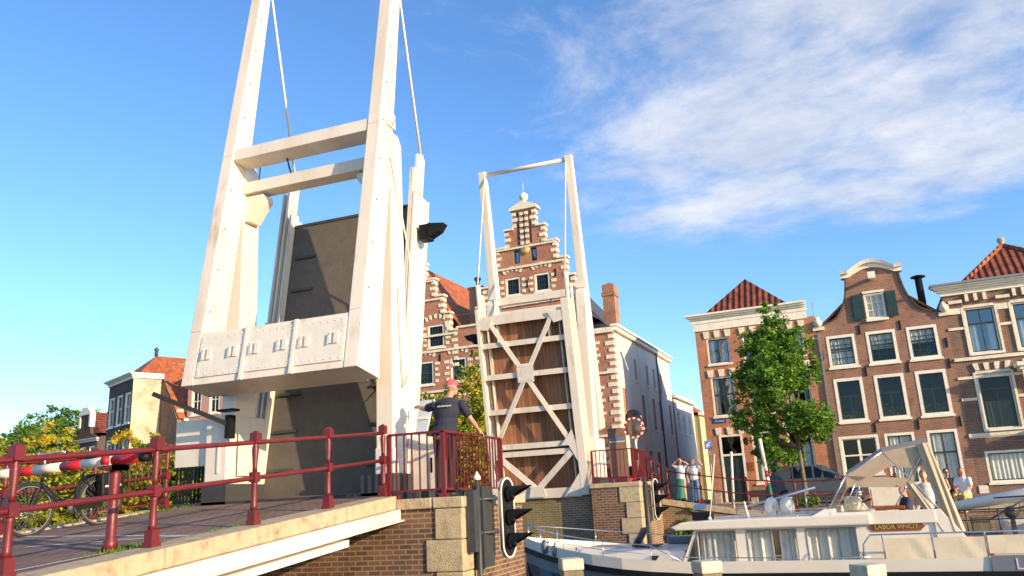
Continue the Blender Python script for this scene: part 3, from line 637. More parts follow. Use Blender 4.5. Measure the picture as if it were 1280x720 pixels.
    for h in SV: window(r,TT,h,2,2,fw=.07,mid=.5,gm='glassd',sill=True,smat='trim',bar=.03)
    k=MB(); k.T=TT; k.box(-.1,13.3,-.2,.06,9.28,9.5); k.box(-.15,13.35,-.3,.1,9.5,9.62); k.build('cornice','trim',r,local=True)
    k=MB(); k.T=TT; k.tube([(9.3,-.1,9.3),(9.3,-.1,.1)],.05,8); k.build('drainpipe','dark',r,local=True)
def lane_house(name,label,v0,v1,h,mat,roofm,hr,ux=-9.45):
    """houses further down the lane: their long wall faces the lane (+u)"""
    loc=FR@Vector((ux-3,(v0+v1)/2,0)); r=thing(name,label,'house',loc,RZ,'houses down the lane'); T=Matrix.Translation((-(ux-3),-(v0+v1)/2,0))
    hs=[]; n=int((v1-v0)/2.0)
    for k in range(n):
        a=v0+.7+k*(v1-v0-1)/n; hs.append((a,a+.75,h-2.3,h-.9)); hs.append((a,a+.75,1.0,2.8))
    Rm=Matrix(((0,-1,0,ux),(1,0,0,0),(0,0,1,0),(0,0,0,1))); q=MB(); q.T=T@Rm; wall(q,[(v0,h),(v1,h)],hs,th=.25)
    q.T=T; q.quad([(ux,v0,0),(ux,v0,h),(ux-6,v0,h),(ux-6,v0,0)]); q.quad([(ux,v1,0),(ux,v1,h),(ux-6,v1,h),(ux-6,v1,0)]); q.quad([(ux-6,v0,0),(ux-6,v0,h),(ux-6,v1,h),(ux-6,v1,0)]); q.build('wall',mat,r,local=True)
    for hh in hs: window(r,T@Rm,hh,2,2,fw=.07,gm='glassd',smat='trim',bar=.03)
    k=MB(); k.T=T@Rm; k.box(v0-.1,v1+.1,-.25,.05,h,h+.22); k.build('cornice','trim',r,local=True)
    k=MB(); k.T=T; k.add([(ux,v0,h+.2),(ux,v1,h+.2),(ux-6,v1,h+.2),(ux-6,v0,h+.2),(ux-3,v0,h+hr),(ux-3,v1,h+hr)],[(0,1,5,4),(2,3,4,5),(0,4,3),(1,2,5)]); k.build('roof',roofm,r,local=True)
def back_gable():
    # brown house on the right of the lane, behind house A
    uc=-4.9; v0=10.; loc=FR@Vector((uc,v0,0)); r=thing('lane_gable_house','brown plaster house with sloping gable edge behind the orange brick house','house',loc,RZ,'houses down the lane'); T=Matrix.Translation((-uc,-v0,0))
    out=[(-6.9,4.7),(-6.6,4.9),(-6.3,5.3),(-6.1,6.0),(-6.0,7.4),(-5.8,7.9),(-3.8,7.9),(-3.6,5.0),(-2.9,4.7)]
    hs=[(-6.75,-5.0,2.2,3.6),(-6.1,-5.2,.1,2.0),(-5.55,-5.15,4.4,6.0)]
    mb=MB(); mb.T=T; wall(mb,out,hs,v=v0,base=0); body(mb,-6.9,-2.9,v0+.3,v0+8,4.6); mb.build('wall',[flat('brown_plaster',(.40,.31,.22),.9),'interior'],r,local=True)
    Tv=T@Matrix.Translation((0,v0,0))
    window(r,Tv,hs[0],4,1,fw=.08,smat=flat('blue_sash',(.1,.16,.22)) and 'blue_sash',mid=0,gm='glassd'); window(r,Tv,hs[2],2,2,fw=.08); 
    d=MB(); d.T=T; d.box(-6.1,-5.2,v0+.06,v0+.12,.1,2.0); d.build('door','door',r,local=True)
    k=MB(); k.T=T; k.add([(-6.9,v0+.31,4.65),(-2.9,v0+.31,4.65),(-2.9,v0+8,4.65),(-6.9,v0+8,4.65),(-4.9,v0+.31,7.6),(-4.9,v0+8,7.6)],[(0,4,5,3),(1,2,5,4),(2,3,5)]); k.build('roof','tileOy',r,local=True)
house_a(); house_b(); house_c(); step_house()
lane_house('lane_house','grey white plastered house down the lane beyond the long cream side wall',13.6,20.2,6.9,'plaster','slate',1.6)
lane_house('lane_house','pale yellow gabled house at the far end of the lane',20.6,28.5,6.2,flat('yellow_plaster',(.62,.55,.30),.85) and 'yellow_plaster','tileOy',2.2,ux=-9.1)
back_gable()
# ------------------------------------------------------------ ground, water, quays
def sm(x): x=max(0,min(1,x)); return x*x*(3-2*x)
WATER=-2.55
def gz(X,Y):
    a=sm(1-abs(X+8.6)/8.0)*sm((43-Y)/15.); b=sm(1-abs(X+8.6)/3.0 if abs(X+8.6)>2.6 else 1)
    base=-.95+(.12 if Y>40 else .12*sm((Y-34)/6))
    return base+1.12*a*.9
def qedge(X): return 28.0 if X>-5.2 else 25.75 if X>-12 else 28.0-.0*(X+12)
w=MB(); n=40
w.quad([(-400,-60,WATER),(300,-60,WATER),(300,29.5,WATER),(-400,29.5,WATER)]); struct(w,'canal_water','water')
g=MB(); xs=[-400,-200,-100,-60,-40,-30,-24,-20,-18]+[-17+.6*k for k in range(32)]+[3,5,8,12,16,22,30,60,150,400]; ys=[28.1,28.6]+[29+k for k in range(15)]+[45,50,60,90,200,700]
ids={}
for j,y in enumerate(ys):
    for i,x in enumerate(xs): ids[i,j]=len(g.v); g.v.append(Vector((x,y,gz(x,y))))
for j in range(len(ys)-1):
    for i in range(len(xs)-1): g.f.append([ids[i,j],ids[i+1,j],ids[i+1,j+1],ids[i,j+1]]); g.m.append(0); g.s.append(True)
struct(g,'quay_street','street')
g=MB(); g.quad([(-500,28,WATER-.6),(500,28,WATER-.6),(500,800,WATER-.6),(-500,800,WATER-.6)]); g.quad([(-500,-80,WATER-.6),(500,-80,WATER-.6),(500,28,WATER-.6),(-500,28,WATER-.6)]); struct(g,'ground','ground')
# far quay wall (brick) with coping
def quaywall(x0,x1,y,name='quay_wall',label=''):
    r=MB(); n=max(2,int((x1-x0)/.8))
    for k in range(n):
        a=x0+(x1-x0)*k/n; b=x0+(x1-x0)*(k+1)/n
        r.hexa([(a,y,WATER-.5),(b,y,WATER-.5),(b,y+.6,WATER-.5),(a,y+.6,WATER-.5)],[(a,y,gz(a,y)-.12),(b,y,gz(b,y)-.12),(b,y+.6,gz(b,y)-.12),(a,y+.6,gz(a,y)-.12)],0)
        r.hexa([(a+.01,y-.05,gz(a,y)-.12),(b-.01,y-.05,gz(b,y)-.12),(b-.01,y+.5,gz(b,y)-.12),(a+.01,y+.5,gz(a,y)-.12)],[(a+.01,y-.05,gz(a,y)+.05),(b-.01,y-.05,gz(b,y)+.05),(b-.01,y+.5,gz(b,y)+.05),(a+.01,y+.5,gz(a,y)+.05)],1)
    o=r.build(name,['brQ','kerb'],solidfix=True); tag(o,label,'quay wall')
quaywall(-5.2,60,28.0,label='long brick quay wall with stone coping behind the cruiser')
quaywall(-90,-12.1,28.0,label='brick quay wall left of the bridge under the yellow trees')
# far abutment + pier
r=thing('bridge_abutment','mossy brick abutment with stone cornered pier under the far leaf','bridge pier',(-8.6,26.5,WATER))
m=MB(); m.box(-12.1,-5.21,25.2,28.6,WATER-.4,-.02); m.build('brick_body','brQ',r)
m=MB(); m.box(-6.75,-5.27,24.75,27.2,WATER-.4,.16); m.build('pier','brP',r)
m=MB(); m.box(-6.8,-5.22,24.7,27.3,.16,.3); m.box(-12.1,-6.8,25.15,26.3,-.02,.05); m.build('coping','kerb',r,bevel=.02)
m=MB()
for k in range(6):
    z1=.155-k*.46; l=.42 if k%2 else .6; m.box(-5.27-l,-5.235,24.715,24.9+(.9 if k%2 else .6),z1-.45,z1)
m.build('quoins','stone',r,bevel=.015)
m=MB(); m.box(-11.2,-5.9,26.3,42,-.3,-.1); 
# far bridge road ramp between the portal and the quay
g=MB(); ry=[26.31+k*.7 for k in range(24)]
for k,(a,b) in enumerate(zip(ry,ry[1:])):
    za=max(gz(-8.6,a),.12 if a<28.6 else -9)+.03; zb=max(gz(-8.6,b),.12 if b<28.6 else -9)+.03
    g.quad([(-11.1,a,za),(-6.1,a,za),(-6.1,b,zb),(-11.1,b,zb)])
struct(g,'far_road','paving')
# near quay (mostly outside the picture)
g=MB(); g.box(-60,-11.3,-40,1.5,WATER-.5,-1.6); g.box(-11.3,-6.2,-40,1.0,WATER-.5,-1.0); struct(g,'near_quay','street')
# ------------------------------------------------------------ near bridge approach
def dz(Y): return -.44+.09*(Y-5.43) if Y<13 else .24
r=thing('bridge_approach','sloping bridge approach with worn stone kerbs on white steel girders','bridge',(-8.7,5,WATER))
def slope(mb,x0,x1,y0,y1,t0,t1,m=0):
    mb.hexa([(x0,y0,dz(y0)+t0),(x1,y0,dz(y0)+t0),(x1,y1,dz(y1)+t0),(x0,y1,dz(y1)+t0)],[(x0,y0,dz(y0)+t1),(x1,y0,dz(y0)+t1),(x1,y1,dz(y1)+t1),(x0,y1,dz(y1)+t1)],m)
m=MB(); slope(m,-10.91,-6.67,-8,12.05,-.2,-.012); m.build('deck_slab','base',r)
for X0,X1 in ((-6.68,-6.22),(-11.22,-10.9)):
    m=MB(); y=-6.; 
    while y<11.3:
        e=min(y+random.uniform(1.5,2.3),11.38); slope(m,X0,X1+random.uniform(-.006,.006),y+.006,e-.006,-.17,.03); y=e
    m.build('kerb_stones','kerb',r,bevel=.02)
m=MB()
slope(m,-6.32,-6.16,-6,11.38,-.33,-.175); slope(m,-6.32,-6.10,-6,11.38,-.35,-.33)
slope(m,-6.44,-6.30,-6,10.2,-.40,-.352); slope(m,-6.46,-6.16,-6,9.9,-.49,-.40)
for X in (-8.,-9.5,-11.0): slope(m,X-.09,X+.09,-6,11.38,-.6,-.2)
m.build('girders','white',r)
g=MB(); yy=[-8+.8*k for k in range(26)]+[12.95]
for a,b in zip(yy,yy[1:]):
    g.quad([(-10.9,a,dz(a)),(-6.68,a,dz(a)),(-6.68,b,dz(b)),(-10.9,b,dz(b))])
struct(g,'road','paving')
g=MB()
def dline(p,q,w=.07):
    p=Vector((*p,0));q=Vector((*q,0));d=(q-p).normalized();nn=Vector((-d.y,d.x,0))*w/2
    P=[p-nn,q-nn,q+nn,p+nn]; g.quad([(a.x,a.y,dz(a.y)+.005) for a in P])
dline((-7.28,4.0),(-6.95,7.0)); dline((-8.98,7.3),(-7.33,7.69)); dline((-7.33,7.69),(-6.86,7.72)); dline((-10.49,8.41),(-6.89,7.73)); dline((-6.9,7.3),(-6.84,10.2),.05)
struct(g,'road_markings',paint('worn_road_paint',(.62,.60,.55),.8,.3,30,dirt=(.25,.2,.18)))
g=MB()
for k in range(900):
    x=-6.95+abs(random.gauss(0,.05))*3-.1; c=random.choice([(-7.0,6.8,.22),(-6.72,6.75,.2),(-6.74,8.4,.35),(-10.8,11.2,.5)]); x=c[0]+random.gauss(0,.09 if c[2]<.4 else .06); y=c[1]+random.gauss(0,c[2]); z=dz(y)
    h=random.uniform(.015,.05); a=random.random()*3; dx,dy=.012*math.cos(a),.012*math.sin(a); g.quad([(x-dx,y-dy,z),(x+dx,y+dy,z),(x+dx*.3+random.uniform(-.02,.02),y,z+h)])
struct(g,'moss_tufts','leafG2'); D.objects['moss_tufts']['kind']='stuff'
# near pier
r=thing('bridge_pier','brick bridge pier with rough stone corner blocks under the man','bridge pier',(-8.4,12.7,WATER))
m=MB(); m.box(-11.6,-5.16,11.4,14.1,WATER-.4,-.09); m.build('brick_body','brP',r)
m=MB(); 
for a,b in ((-6.22,-5.62),(-5.6,-5.1)): m.box(a,b,11.34,12.4,-.09,.07)
m.box(-6.22,-5.1,12.41,13.3,-.09,.07); m.box(-6.22,-5.1,13.31,14.15,-.09,.07); m.box(-11.65,-6.23,11.35,11.6,-.25,-.1)
m.build('coping','kerb',r,bevel=.018)
m=MB()
for k in range(6):
    z1=-.095-k*.46; l=.42 if k%2==0 else .58; m.box(-5.16-l,-5.125,11.365,11.42+(.5 if k%2==0 else .36),z1-.452,z1)
m.build('quoins','stone',r,bevel=.02)
m=MB(); m.box(-11.2,-6.2,12.0,13.35,-.08,.2); m.build('threshold','base',r)
m=MB(); m.tube([(-5.19,12.0,-.65),(-5.05,12.0,-.65)],.07,10); m.lathe((-5.07,12,-.72),[(.1,0),(.1,.14)],10) ; m.build('mooring_eye','white2',r)
# ------------------------------------------------------------ the drawbridge (built twice, the far one turned round)
def drawbridge(far):
    F=Matrix.Translation((-17.2,38.6,0))@Matrix.Rotation(math.pi,4,'Z') if far else Matrix.Identity(4)
    lab=('white steel drawbridge with its plank leaf raised, seen from the underside, on the far bank' if far else 'white steel drawbridge with low panelled counterweight and dark leaf raised, nearest the camera')
    r=thing('drawbridge',lab,'drawbridge',F@Vector((-8.6,12.5,.15)),math.pi if far else 0,'halves of the double drawbridge')
    def nb(): m=MB(); m.T=F; return m
    yf=lambda z:10.79+.171*z
    XS=((-10.39,-10.13),(-7.06,-6.80))
    for a,b in XS:
        m=nb(); st=[(2.2,.72),(3.2,.60),(6.9,.50),(11.75,.26)]
        for (z0,d0),(z1,d1) in zip(st,st[1:]):
            m.hexa([(a,yf(z0),z0),(b,yf(z0),z0),(b,yf(z0)+d0,z0-.171*d0),(a,yf(z0)+d0,z0-.171*d0)],[(a,yf(z1),z1),(b,yf(z1),z1),(b,yf(z1)+d1,z1-.171*d1),(a,yf(z1)+d1,z1-.171*d1)])
        arm=m.build('balance_arm','white',r,bevel=.012)
        m=nb(); x=b if a<-9 else a
        m.box(a-.03,b+.03,12.22,12.52,6.95,7.25); m.tube([(a-.06,12.37,7.1),(b+.06,12.37,7.1)],.09,14); m.build('pivot_bearing','white2',arm)
        m=nb()
        for k in range(9):
            z=3.6+k*.85; m.tube([(b,yf(z)+.12,z),(b+.012,yf(z)+.12,z)],.022,8)
        m.build('bolts','grey',arm)
    # counterweight
    m=nb(); z0,z1=2.2,3.16; a,b=-10.128,-7.062
    m.hexa([(a,yf(z0)+.015,z0),(b,yf(z0)+.015,z0),(b,yf(z0)+.8,z0-.13),(a,yf(z0)+.8,z0-.13)],[(a,yf(z1)+.015,z1),(b,yf(z1)+.015,z1),(b,yf(z1)+.8,z1-.13),(a,yf(z1)+.8,z1-.13)])
    cw=m.build('counterweight','white',r,bevel=.01)
    w3=(b-a)/3
    for k in range(3):
        x0=a+w3*k+.035; x1=a+w3*(k+1)-.035; m=nb(); zz0,zz1=2.33,3.09
        P=lambda x,z,o:(x,yf(z)+.015-o,z)
        m.hexa([P(x0,zz0,.022),P(x1,zz0,.022),P(x1,zz0,-.001),P(x0,zz0,-.001)],[P(x0,zz1,.022),P(x1,zz1,.022),P(x1,zz1,-.001),P(x0,zz1,-.001)])
        for i in range(7):
            for z in (zz0+.05,zz1-.05):
                x=x0+.06+(x1-x0-.12)*i/6; q=P(x,z,.022); m.ball((q[0],q[1],q[2]),.013,0,6,4)
        for i in range(5):
            for x in (x0+.05,x1-.05):
                z=zz0+.1+(zz1-zz0-.2)*i/4; q=P(x,z,.022); m.ball(q,.013,0,6,4)
        pn=m.build('access_panel','white2',cw)
        m=nb()
        for x in (x0+.14,x1-.24):
            z=2.74; m.tube([P(x,z-.09,.02),P(x,z-.09,.075),P(x,z+.09,.075),P(x,z+.09,.02)],.012,6); m.hexa([P(x+.05,z-.1,.05),P(x+.13,z-.1,.05),P(x+.13,z-.1,.02),P(x+.05,z-.1,.02)],[P(x+.05,z+.1,.05),P(x+.13,z+.1,.05),P(x+.13,z+.1,.02),P(x+.05,z+.1,.02)])
        m.build('handle','white2',cw)
        if k<2:
            m=nb(); x=a+w3*(k+1); m.hexa([P(x-.03,2.2,.05),P(x+.03,2.2,.05),P(x+.03,2.2,-.002),P(x-.03,2.2,-.002)],[P(x-.03,3.16,.05),P(x+.03,3.16,.05),P(x+.03,3.16,-.002),P(x-.03,3.16,-.002)]); m.build('stiffener','white2',cw)
    # cross beam between the arms
    m=nb(); z0,z1=6.78,7.04; a,b=-10.13,-7.06
    m.hexa([(a,yf(z0)+.02,z0),(b,yf(z0)+.02,z0),(b,yf(z0)+.45,z0-.05),(a,yf(z0)+.45,z0-.05)],[(a,yf(z1)+.02,z1),(b,yf(z1)+.02,z1),(b,yf(z1)+.45,z1-.05),(a,yf(z1)+.45,z1-.05)]); m.build('balance_crossbeam','white',r,bevel=.01)
    m=nb(); m.tube([(-10.2,yf(11.6)+.15,11.6),(-7.0,yf(11.6)+.15,11.6)],.075,12); m.build('tip_bar','white',r)
    # portal
    for s,(a,b) in zip((-1,1),((-10.42,-10.1),(-7.1,-6.78))):
        m=nb()
        m.hexa([(a,12.28,.5),(b,12.28,.5),(b,12.88,.5),(a,12.88,.5)],[(a+.0,12.32,6.7),(b,12.32,6.7),(b,12.76,6.7),(a,12.76,6.7)])
        m.hexa([(a,12.32,6.7),(b,12.32,6.7),(b,12.76,6.7),(a,12.76,6.7)],[(a+.02,12.36,6.88),(b-.02,12.3,6.88),(b-.02,12.66,6.88),(a+.02,12.66,6.88)])
        po=m.build('portal_post','white',r,bevel=.008)
        if not far or s>0 or True:
            m=nb(); 
            if s<0: m.box(a-.12,b+.06,12.02,13.1,.5,1.75)
            else: m.box(a-.004,b+.06,12.22,13.0,.5,.95)
            m.build('post_cabinet','white2',po,bevel=.03)
            m=nb(); m.box(a-.14,b+.08,12.0,13.12,.05,.5); m.build('post_foot','base',po)
    m=nb(); m.box(-10.1,-7.1,12.3,12.66,6.18,6.42); m.build('portal_beam','white',r,bevel=.01)
    for s,x in ((1,-10.1),(-1,-7.1)):
        m=nb(); m.prism([(x,6.12),(x+s*.42,6.12),(x+s*.42,6.02),(x+s*.12,5.6),(x,5.6)],12.34,12.68); m.build('knee_brace','white',r)
    m=nb(); m.tube([(-9.1,12.5,6.44),(-9.1,12.4,6.6),(-9.05,12.2,6.86)],.02,6); m.tube([(-9.9,12.5,6.44),(-9.8,12.4,6.75)],.012,6); m.build('cable','dark',r)
    # leaf
    fy=lambda z,o=0.:13.02+.15*z+o*.989
    def lq(x,z,o): return (x,fy(z,o),z-.148*o)
    def lbox(m,x0,x1,z0,z1,o0,o1,mi=0): m.hexa([lq(x0,z0,o0),lq(x1,z0,o0),lq(x1,z0,o1),lq(x0,z0,o1)],[lq(x0,z1,o0),lq(x1,z1,o0),lq(x1,z1,o1),lq(x0,z1,o1)],mi)
    Z0,Z1=.12,5.92
    m=nb(); lbox(m,-10.02,-7.18,Z0,Z1,0,.03,0)
    lf=m.build('leaf_surface','asph',r)
    m=nb()
    for k in range(7):
        for x0,x1 in ((-9.9,-9.4),(-7.8,-7.3)):
            z=.7+k*.74; lbox(m,x0,x1,z,z+.055,-.05,-.001)
    lbox(m,-10.02,-7.18,Z1,Z1+.06,-.02,.12); m.build('tread_cleats','dark',lf)
    m=nb(); lbox(m,-10.02,-7.18,Z0,Z1,.031,.10,0); m.build('deck_planks','planks',r)
    for (x0,x1) in ((-10.34,-10.03),(-7.19,-7.02)):
        m=nb(); lbox(m,x0,x1,Z0-.05,6.25,.0,.1); lbox(m,(x0+x1)/2-.03,(x0+x1)/2+.03,Z0-.05,6.25,.1,.5); lbox(m,x0+.03,x1-.03,Z0-.05,6.25,.5,.54)
        for q in (x0+.02,(x0+x1)/2-.02,x1-.05): lbox(m,q,q+.035,Z0,6.75 if q<(x1-.1) else 6.2,-.16,.0)
        lbox(m,x0+.1,x0+.16,6.2,7.1,-.1,.2)
        m.build('leaf_girder','white',r)
    rows=[Z0+.04,1.44,1.68,2.82,3.96,5.0,5.82]
    for i,z in enumerate(rows):
        m=nb(); h=.15 if i in(0,6) else .085; lbox(m,-10.05,-7.15,z-h,z+h,.44,.47); lbox(m,-10.05,-7.15,z-.015,z+.015,.10,.44); m.build('leaf_crossbeam','white',r)
    m=nb()
    for x in (-9.5,-7.7): lbox(m,x-.02,x+.02,5.0,5.85,.10,.35); 
    for x in (-9.86,-7.34): lbox(m,x-.02,x+.02,Z0,5.85,.10,.3)
    m.build('stringers','white',r)
    m=nb(); c=lq(-8.6,3.9,.5)
    for q in (lq(-9.75,5.85,.5),lq(-7.45,5.85,.5),lq(-9.8,1.85,.5),lq(-7.4,1.85,.5)): m.beam(q,c,.15,.04,0,(0,1,0))
    c2=lq(-8.6,.28,.5)
    for q in (lq(-9.85,1.4,.5),lq(-7.35,1.4,.5)): m.beam(q,c2,.19,.04,0,(0,1,0))
    m.build('cross_bracing','white',r)
    m=nb()
    def plate(pts): m.hexa([lq(x,z,.515) for x,z in pts[:4]],[lq(x,z,.535) for x,z in pts[:4]])
    def tri(pts): 
        A=[lq(x,z,.515) for x,z in pts];B=[lq(x,z,.535) for x,z in pts]; m.add(A+B,[(0,1,2),(5,4,3),(0,3,4,1),(1,4,5,2),(2,5,3,0)])
    plate([(-8.88,3.7),(-8.32,3.7),(-8.32,4.3),(-8.88,4.3)])
    for s in (-1,1):
        X=lambda d:-8.6+s*d
        tri([(X(1.42),5.88),(X(.95),5.88),(X(1.15),5.5)]); tri([(X(1.42),5.88),(X(1.15),5.5),(X(1.45),5.55)]); tri([(X(1.45),1.62),(X(.95),1.62),(X(1.35),2.1)]); tri([(X(1.45),1.62),(X(1.2),1.62),(X(1.45),1.1)]); tri([(X(1.45),.05),(X(.9),.05),(X(1.45),.75)])
    plate([(-8.9,.06),(-8.3,.06),(-8.4,.4),(-8.8,.4)])
    for x in range(6):
        for z in (3.78,4.22): m.ball(lq(-8.82+x*.088,z,.54),.016,0,5,4)
    m.build('gusset_plates','white2',r)
    # suspension rods
    for x in (-10.16,-7.03):
        m=nb(); m.tube([(x,yf(11.6)+.2,11.6),(x,fy(7.0,.05),7.0)],.028,8); m.tube([(x,fy(7.0,.05),7.1),(x,fy(6.2,.05),6.2)],.05,8); m.build('suspension_rod','white',r)
    # hooded ship signal hung on the leaf girder
    m=nb(); c=Vector(lq(-6.76,5.3,.1)); m.box(c.x-.2,c.x+.02,c.y-.12,c.y+.12,c.z-.16,c.z+.16)
    m.hexa([(c.x,c.y-.13,c.z+.17),(c.x,c.y+.13,c.z+.17),(c.x,c.y+.13,c.z-.12),(c.x,c.y-.13,c.z-.12)],[(c.x+.34,c.y-.1,c.z+.13),(c.x+.34,c.y+.1,c.z+.13),(c.x+.24,c.y+.1,c.z-.02),(c.x+.24,c.y-.1,c.z-.02)])
    m.build('signal_lamp','black',r)
    m=nb(); m.tube([(-6.75,12.3,6.3),(-6.72,12.9,4.5),(-6.74,12.95,2.4),(-6.74,12.6,2.0),(-6.74,12.5,3.8)],.015,6); m.build('power_cable','dark' if far else 'white2',r)
    if not far:
        # wing panel, fence bars under it and the buffer arm
        m=nb(); m.box(-11.32,-10.57,12.12,12.2,.86,1.72); m.build('wing_panel','white2',r,bevel=.01)
        m=nb()
        for k in range(9): m.box(-11.3+.085*k,-11.27+.085*k,12.15,12.18,.12,.86)
        m.box(-11.35,-10.55,12.14,12.19,.22,.26); m.box(-11.35,-10.55,12.14,12.19,.8,.84); m.build('wing_bars','black',r)
        m=nb(); m.beam((-9.92,11.9,1.55),(-10.95,11.1,2.12),.06,.08); m.box(-9.97,-9.87,11.85,12.02,1.3,1.72); m.box(-10.2,-9.85,11.9,12.1,1.80,1.84); m.build('buffer_arm','black',r)
        m=nb(); m.box(-9.99,-9.97,12.25,12.75,.65,1.4); m.box(-10.25,-10.2,12.0,12.019,.7,1.3); m.build('cabinet_door','white',r,bevel=.005)
    return r
drawbridge(False); drawbridge(True)
# ------------------------------------------------------------ railings
def postmesh(x,y,z,h=1.1,s=.86):
    m=MB(); 
    m.box(x-.075*s,x+.075*s,y-.075*s,y+.075*s,z,z+.05); m.box(x-.06*s,x+.06*s,y-.06*s,y+.06*s,z+.05,z+.17)
    m.lathe((x,y,z+.17),[(.055*s,0),(.048*s,.05),(.040*s,h*.27),(.05*s,h*.3)],12)
    zc=z+.17+h*.3; m.box(x-.055*s,x+.055*s,y-.055*s,y+.055*s,zc,zc+.12)
    hh=h-.13-(zc+.12-z); m.lathe((x,y,zc+.12),[(.036*s,0),(.033*s,.06),(.05*s,hh*.75),(.048*s,hh*.86),(.03*s,hh*.95),(.04*s,hh)],12)
    m.box(x-.06*s,x+.06*s,y-.06*s,y+.06*s,z+h-.13,z+h-.01); m.add([(x-.05,y-.05,z+h-.01),(x+.05,y-.05,z+h-.01),(x+.05,y+.05,z+h-.01),(x-.05,y+.05,z+h-.01),(x,y,z+h+.03)],[(0,1,4),(1,2,4),(2,3,4),(3,0,4)])
    return m
def railing(label,posts,bars=(),rails=(.98,.55),rr=.028,loc=None,group='maroon bridge railings',h=1.1,simple=False):
    p0=Vector(posts[0]); p1=Vector(posts[-1]); c=(p0+p1)/2; c.z=min(p0.z,p1.z); r=thing('railing',label,'railing',c,0,group)
    for p in posts:
        if simple:
            m=MB(); m.box(p[0]-.03,p[0]+.03,p[1]-.03,p[1]+.03,p[2],p[2]+h); m.build('post','red',r)
        else: postmesh(*p,h=h).build('post','red',r)
    for hh in rails:
        m=MB(); m.tube([(p[0],p[1],p[2]+hh) for p in posts],rr,8); m.build('rail','red',r)
    for i in bars:
        a,b=Vector(posts[i]),Vector(posts[i+1]); n=int((b-a).length/.13); m=MB()
        for k in range(1,n):
            q=a+(b-a)*k/n; m.tube([q+Vector((0,0,.1)),q+Vector((0,0,rails[0]))],.011,6)
        m.tube([a+Vector((0,0,.1)),b+Vector((0,0,.1))],.018,6); m.build('balusters','red',r)
    return r
Z=lambda y:dz(y)+.03
railing('maroon railing of vase posts along the near kerb of the bridge approach',[(-6.5,y,Z(y)) for y in (2.0,3.55,5.1,6.7,8.3,9.9,11.45)])
railing('maroon railing on the far kerb behind the bicycle',[(-11.0,y,Z(y)) for y in (3.8,5.35,6.9,8.5,10.05,11.6)],bars=(4,))
def balcony(label,F,zt,ya,yb,xa,xb,gap=.125):
    c=F@Vector((xb,ya,zt)); r=thing('balcony_railing',label,'railing',c,0,'balcony railings on the piers'); h=1.0
    m=MB(); m.T=F
    for (x,y) in ((xa,ya),(xb,ya),(xb,yb)): m.box(x-.03,x+.03,y-.03,y+.03,zt,zt+h)
    m.build('post','red',r)
    m=MB(); m.T=F; m.beam((xa,ya,zt+h),(xb+.03,ya,zt+h),.06,.035); m.beam((xb,ya,zt+h),(xb,yb,zt+h),.06,.035); m.build('handrail','red',r)
    m=MB(); m.T=F; m.beam((xa,ya,zt+.12),(xb,ya,zt+.12),.03,.03); m.beam((xb,ya,zt+.12),(xb,yb,zt+.12),.03,.03)
    n=int(abs(xb-xa)/gap)
    for k in range(1,n): x=xa+(xb-xa)*k/n; m.box(x-.01,x+.01,ya-.01,ya+.01,zt+.12,zt+h)
    n=int(abs(yb-ya)/gap)
    for k in range(1,n): y=ya+(yb-ya)*k/n; m.box(xb-.01,xb+.01,y-.01,y+.01,zt+.12,zt+h)
    for (x,y) in ((xa+.1,ya),(xb,ya)): m.box(x-.07,x+.07,y-.05,y+.05,zt,zt+.06)
    m.build('balusters','red',r); return r
I4=Matrix.Identity(4)
balcony('maroon balcony railing in front of the man in the pink cap',I4,.07,11.5,13.95,-6.42,-5.47)
balcony('maroon balcony railing on the far pier beside the convex mirror',I4,.3,24.9,27.0,-6.7,-5.42)
railing('maroon railing along the far quay where the couple stand',[(x,28.25,gz(x,28.25)+.05) for x in (-5.0,-3.9)]+[(x,28.25,gz(x,28.25)+.05) for x in (-2.4,-.9,.6,2.1)],rails=(.95,.5),h=1.05,rr=.022)
railing('low maroon railing between the far pier and the quay corner',[(-5.25,26.9,.1),(-5.22,28.0,-.1)],rails=(.9,.5),h=1.0)
# ------------------------------------------------------------ barrier
r=thing('road_barrier','red and white barrier pole resting on a maroon post across the approach','barrier',(-7.05,6.7,dz(6.7)))
m=MB(); m.lathe((-7.05,6.7,dz(6.7)),[(.08,0),(.075,.1),(.055,.13),(.05,.6),(.06,.75),(.06,.86)],14); m.box(-7.13,-6.97,6.6,6.8,.50,.56); m.box(-7.13,-7.1,6.6,6.8,.56,.68); m.box(-7.0,-6.97,6.6,6.8,.5,.62); m.build('support_post','red',r)
m=MB(); x=-6.62; zz=lambda x:.60+.03*(x+7); i=0
segs=[(-6.62,-7.0,0),(-7.0,-7.42,1),(-7.42,-7.72,0),(-7.72,-8.12,1),(-8.12,-8.42,0)]+[(-8.42-.4*k,-8.82-.4*k,(k+1)%2) for k in range(11)]
for a,b,c in segs: m.tube([(a,6.62,zz(a)),(b,6.62,zz(b))],.05,14,c)
m.build('barrier_pole',['sigred','white2'],r)
m=MB(); m.lathe((-7.05,6.56,.60),[(.045,-.04),(.045,.03)],14,axis='y'); m.build('barrier_lamp','sigred',r)
m=MB(); m.tube([(-6.62,6.62,.611),(-6.53,6.62,.613)],.052,12); m.build('end_cap','black',r)
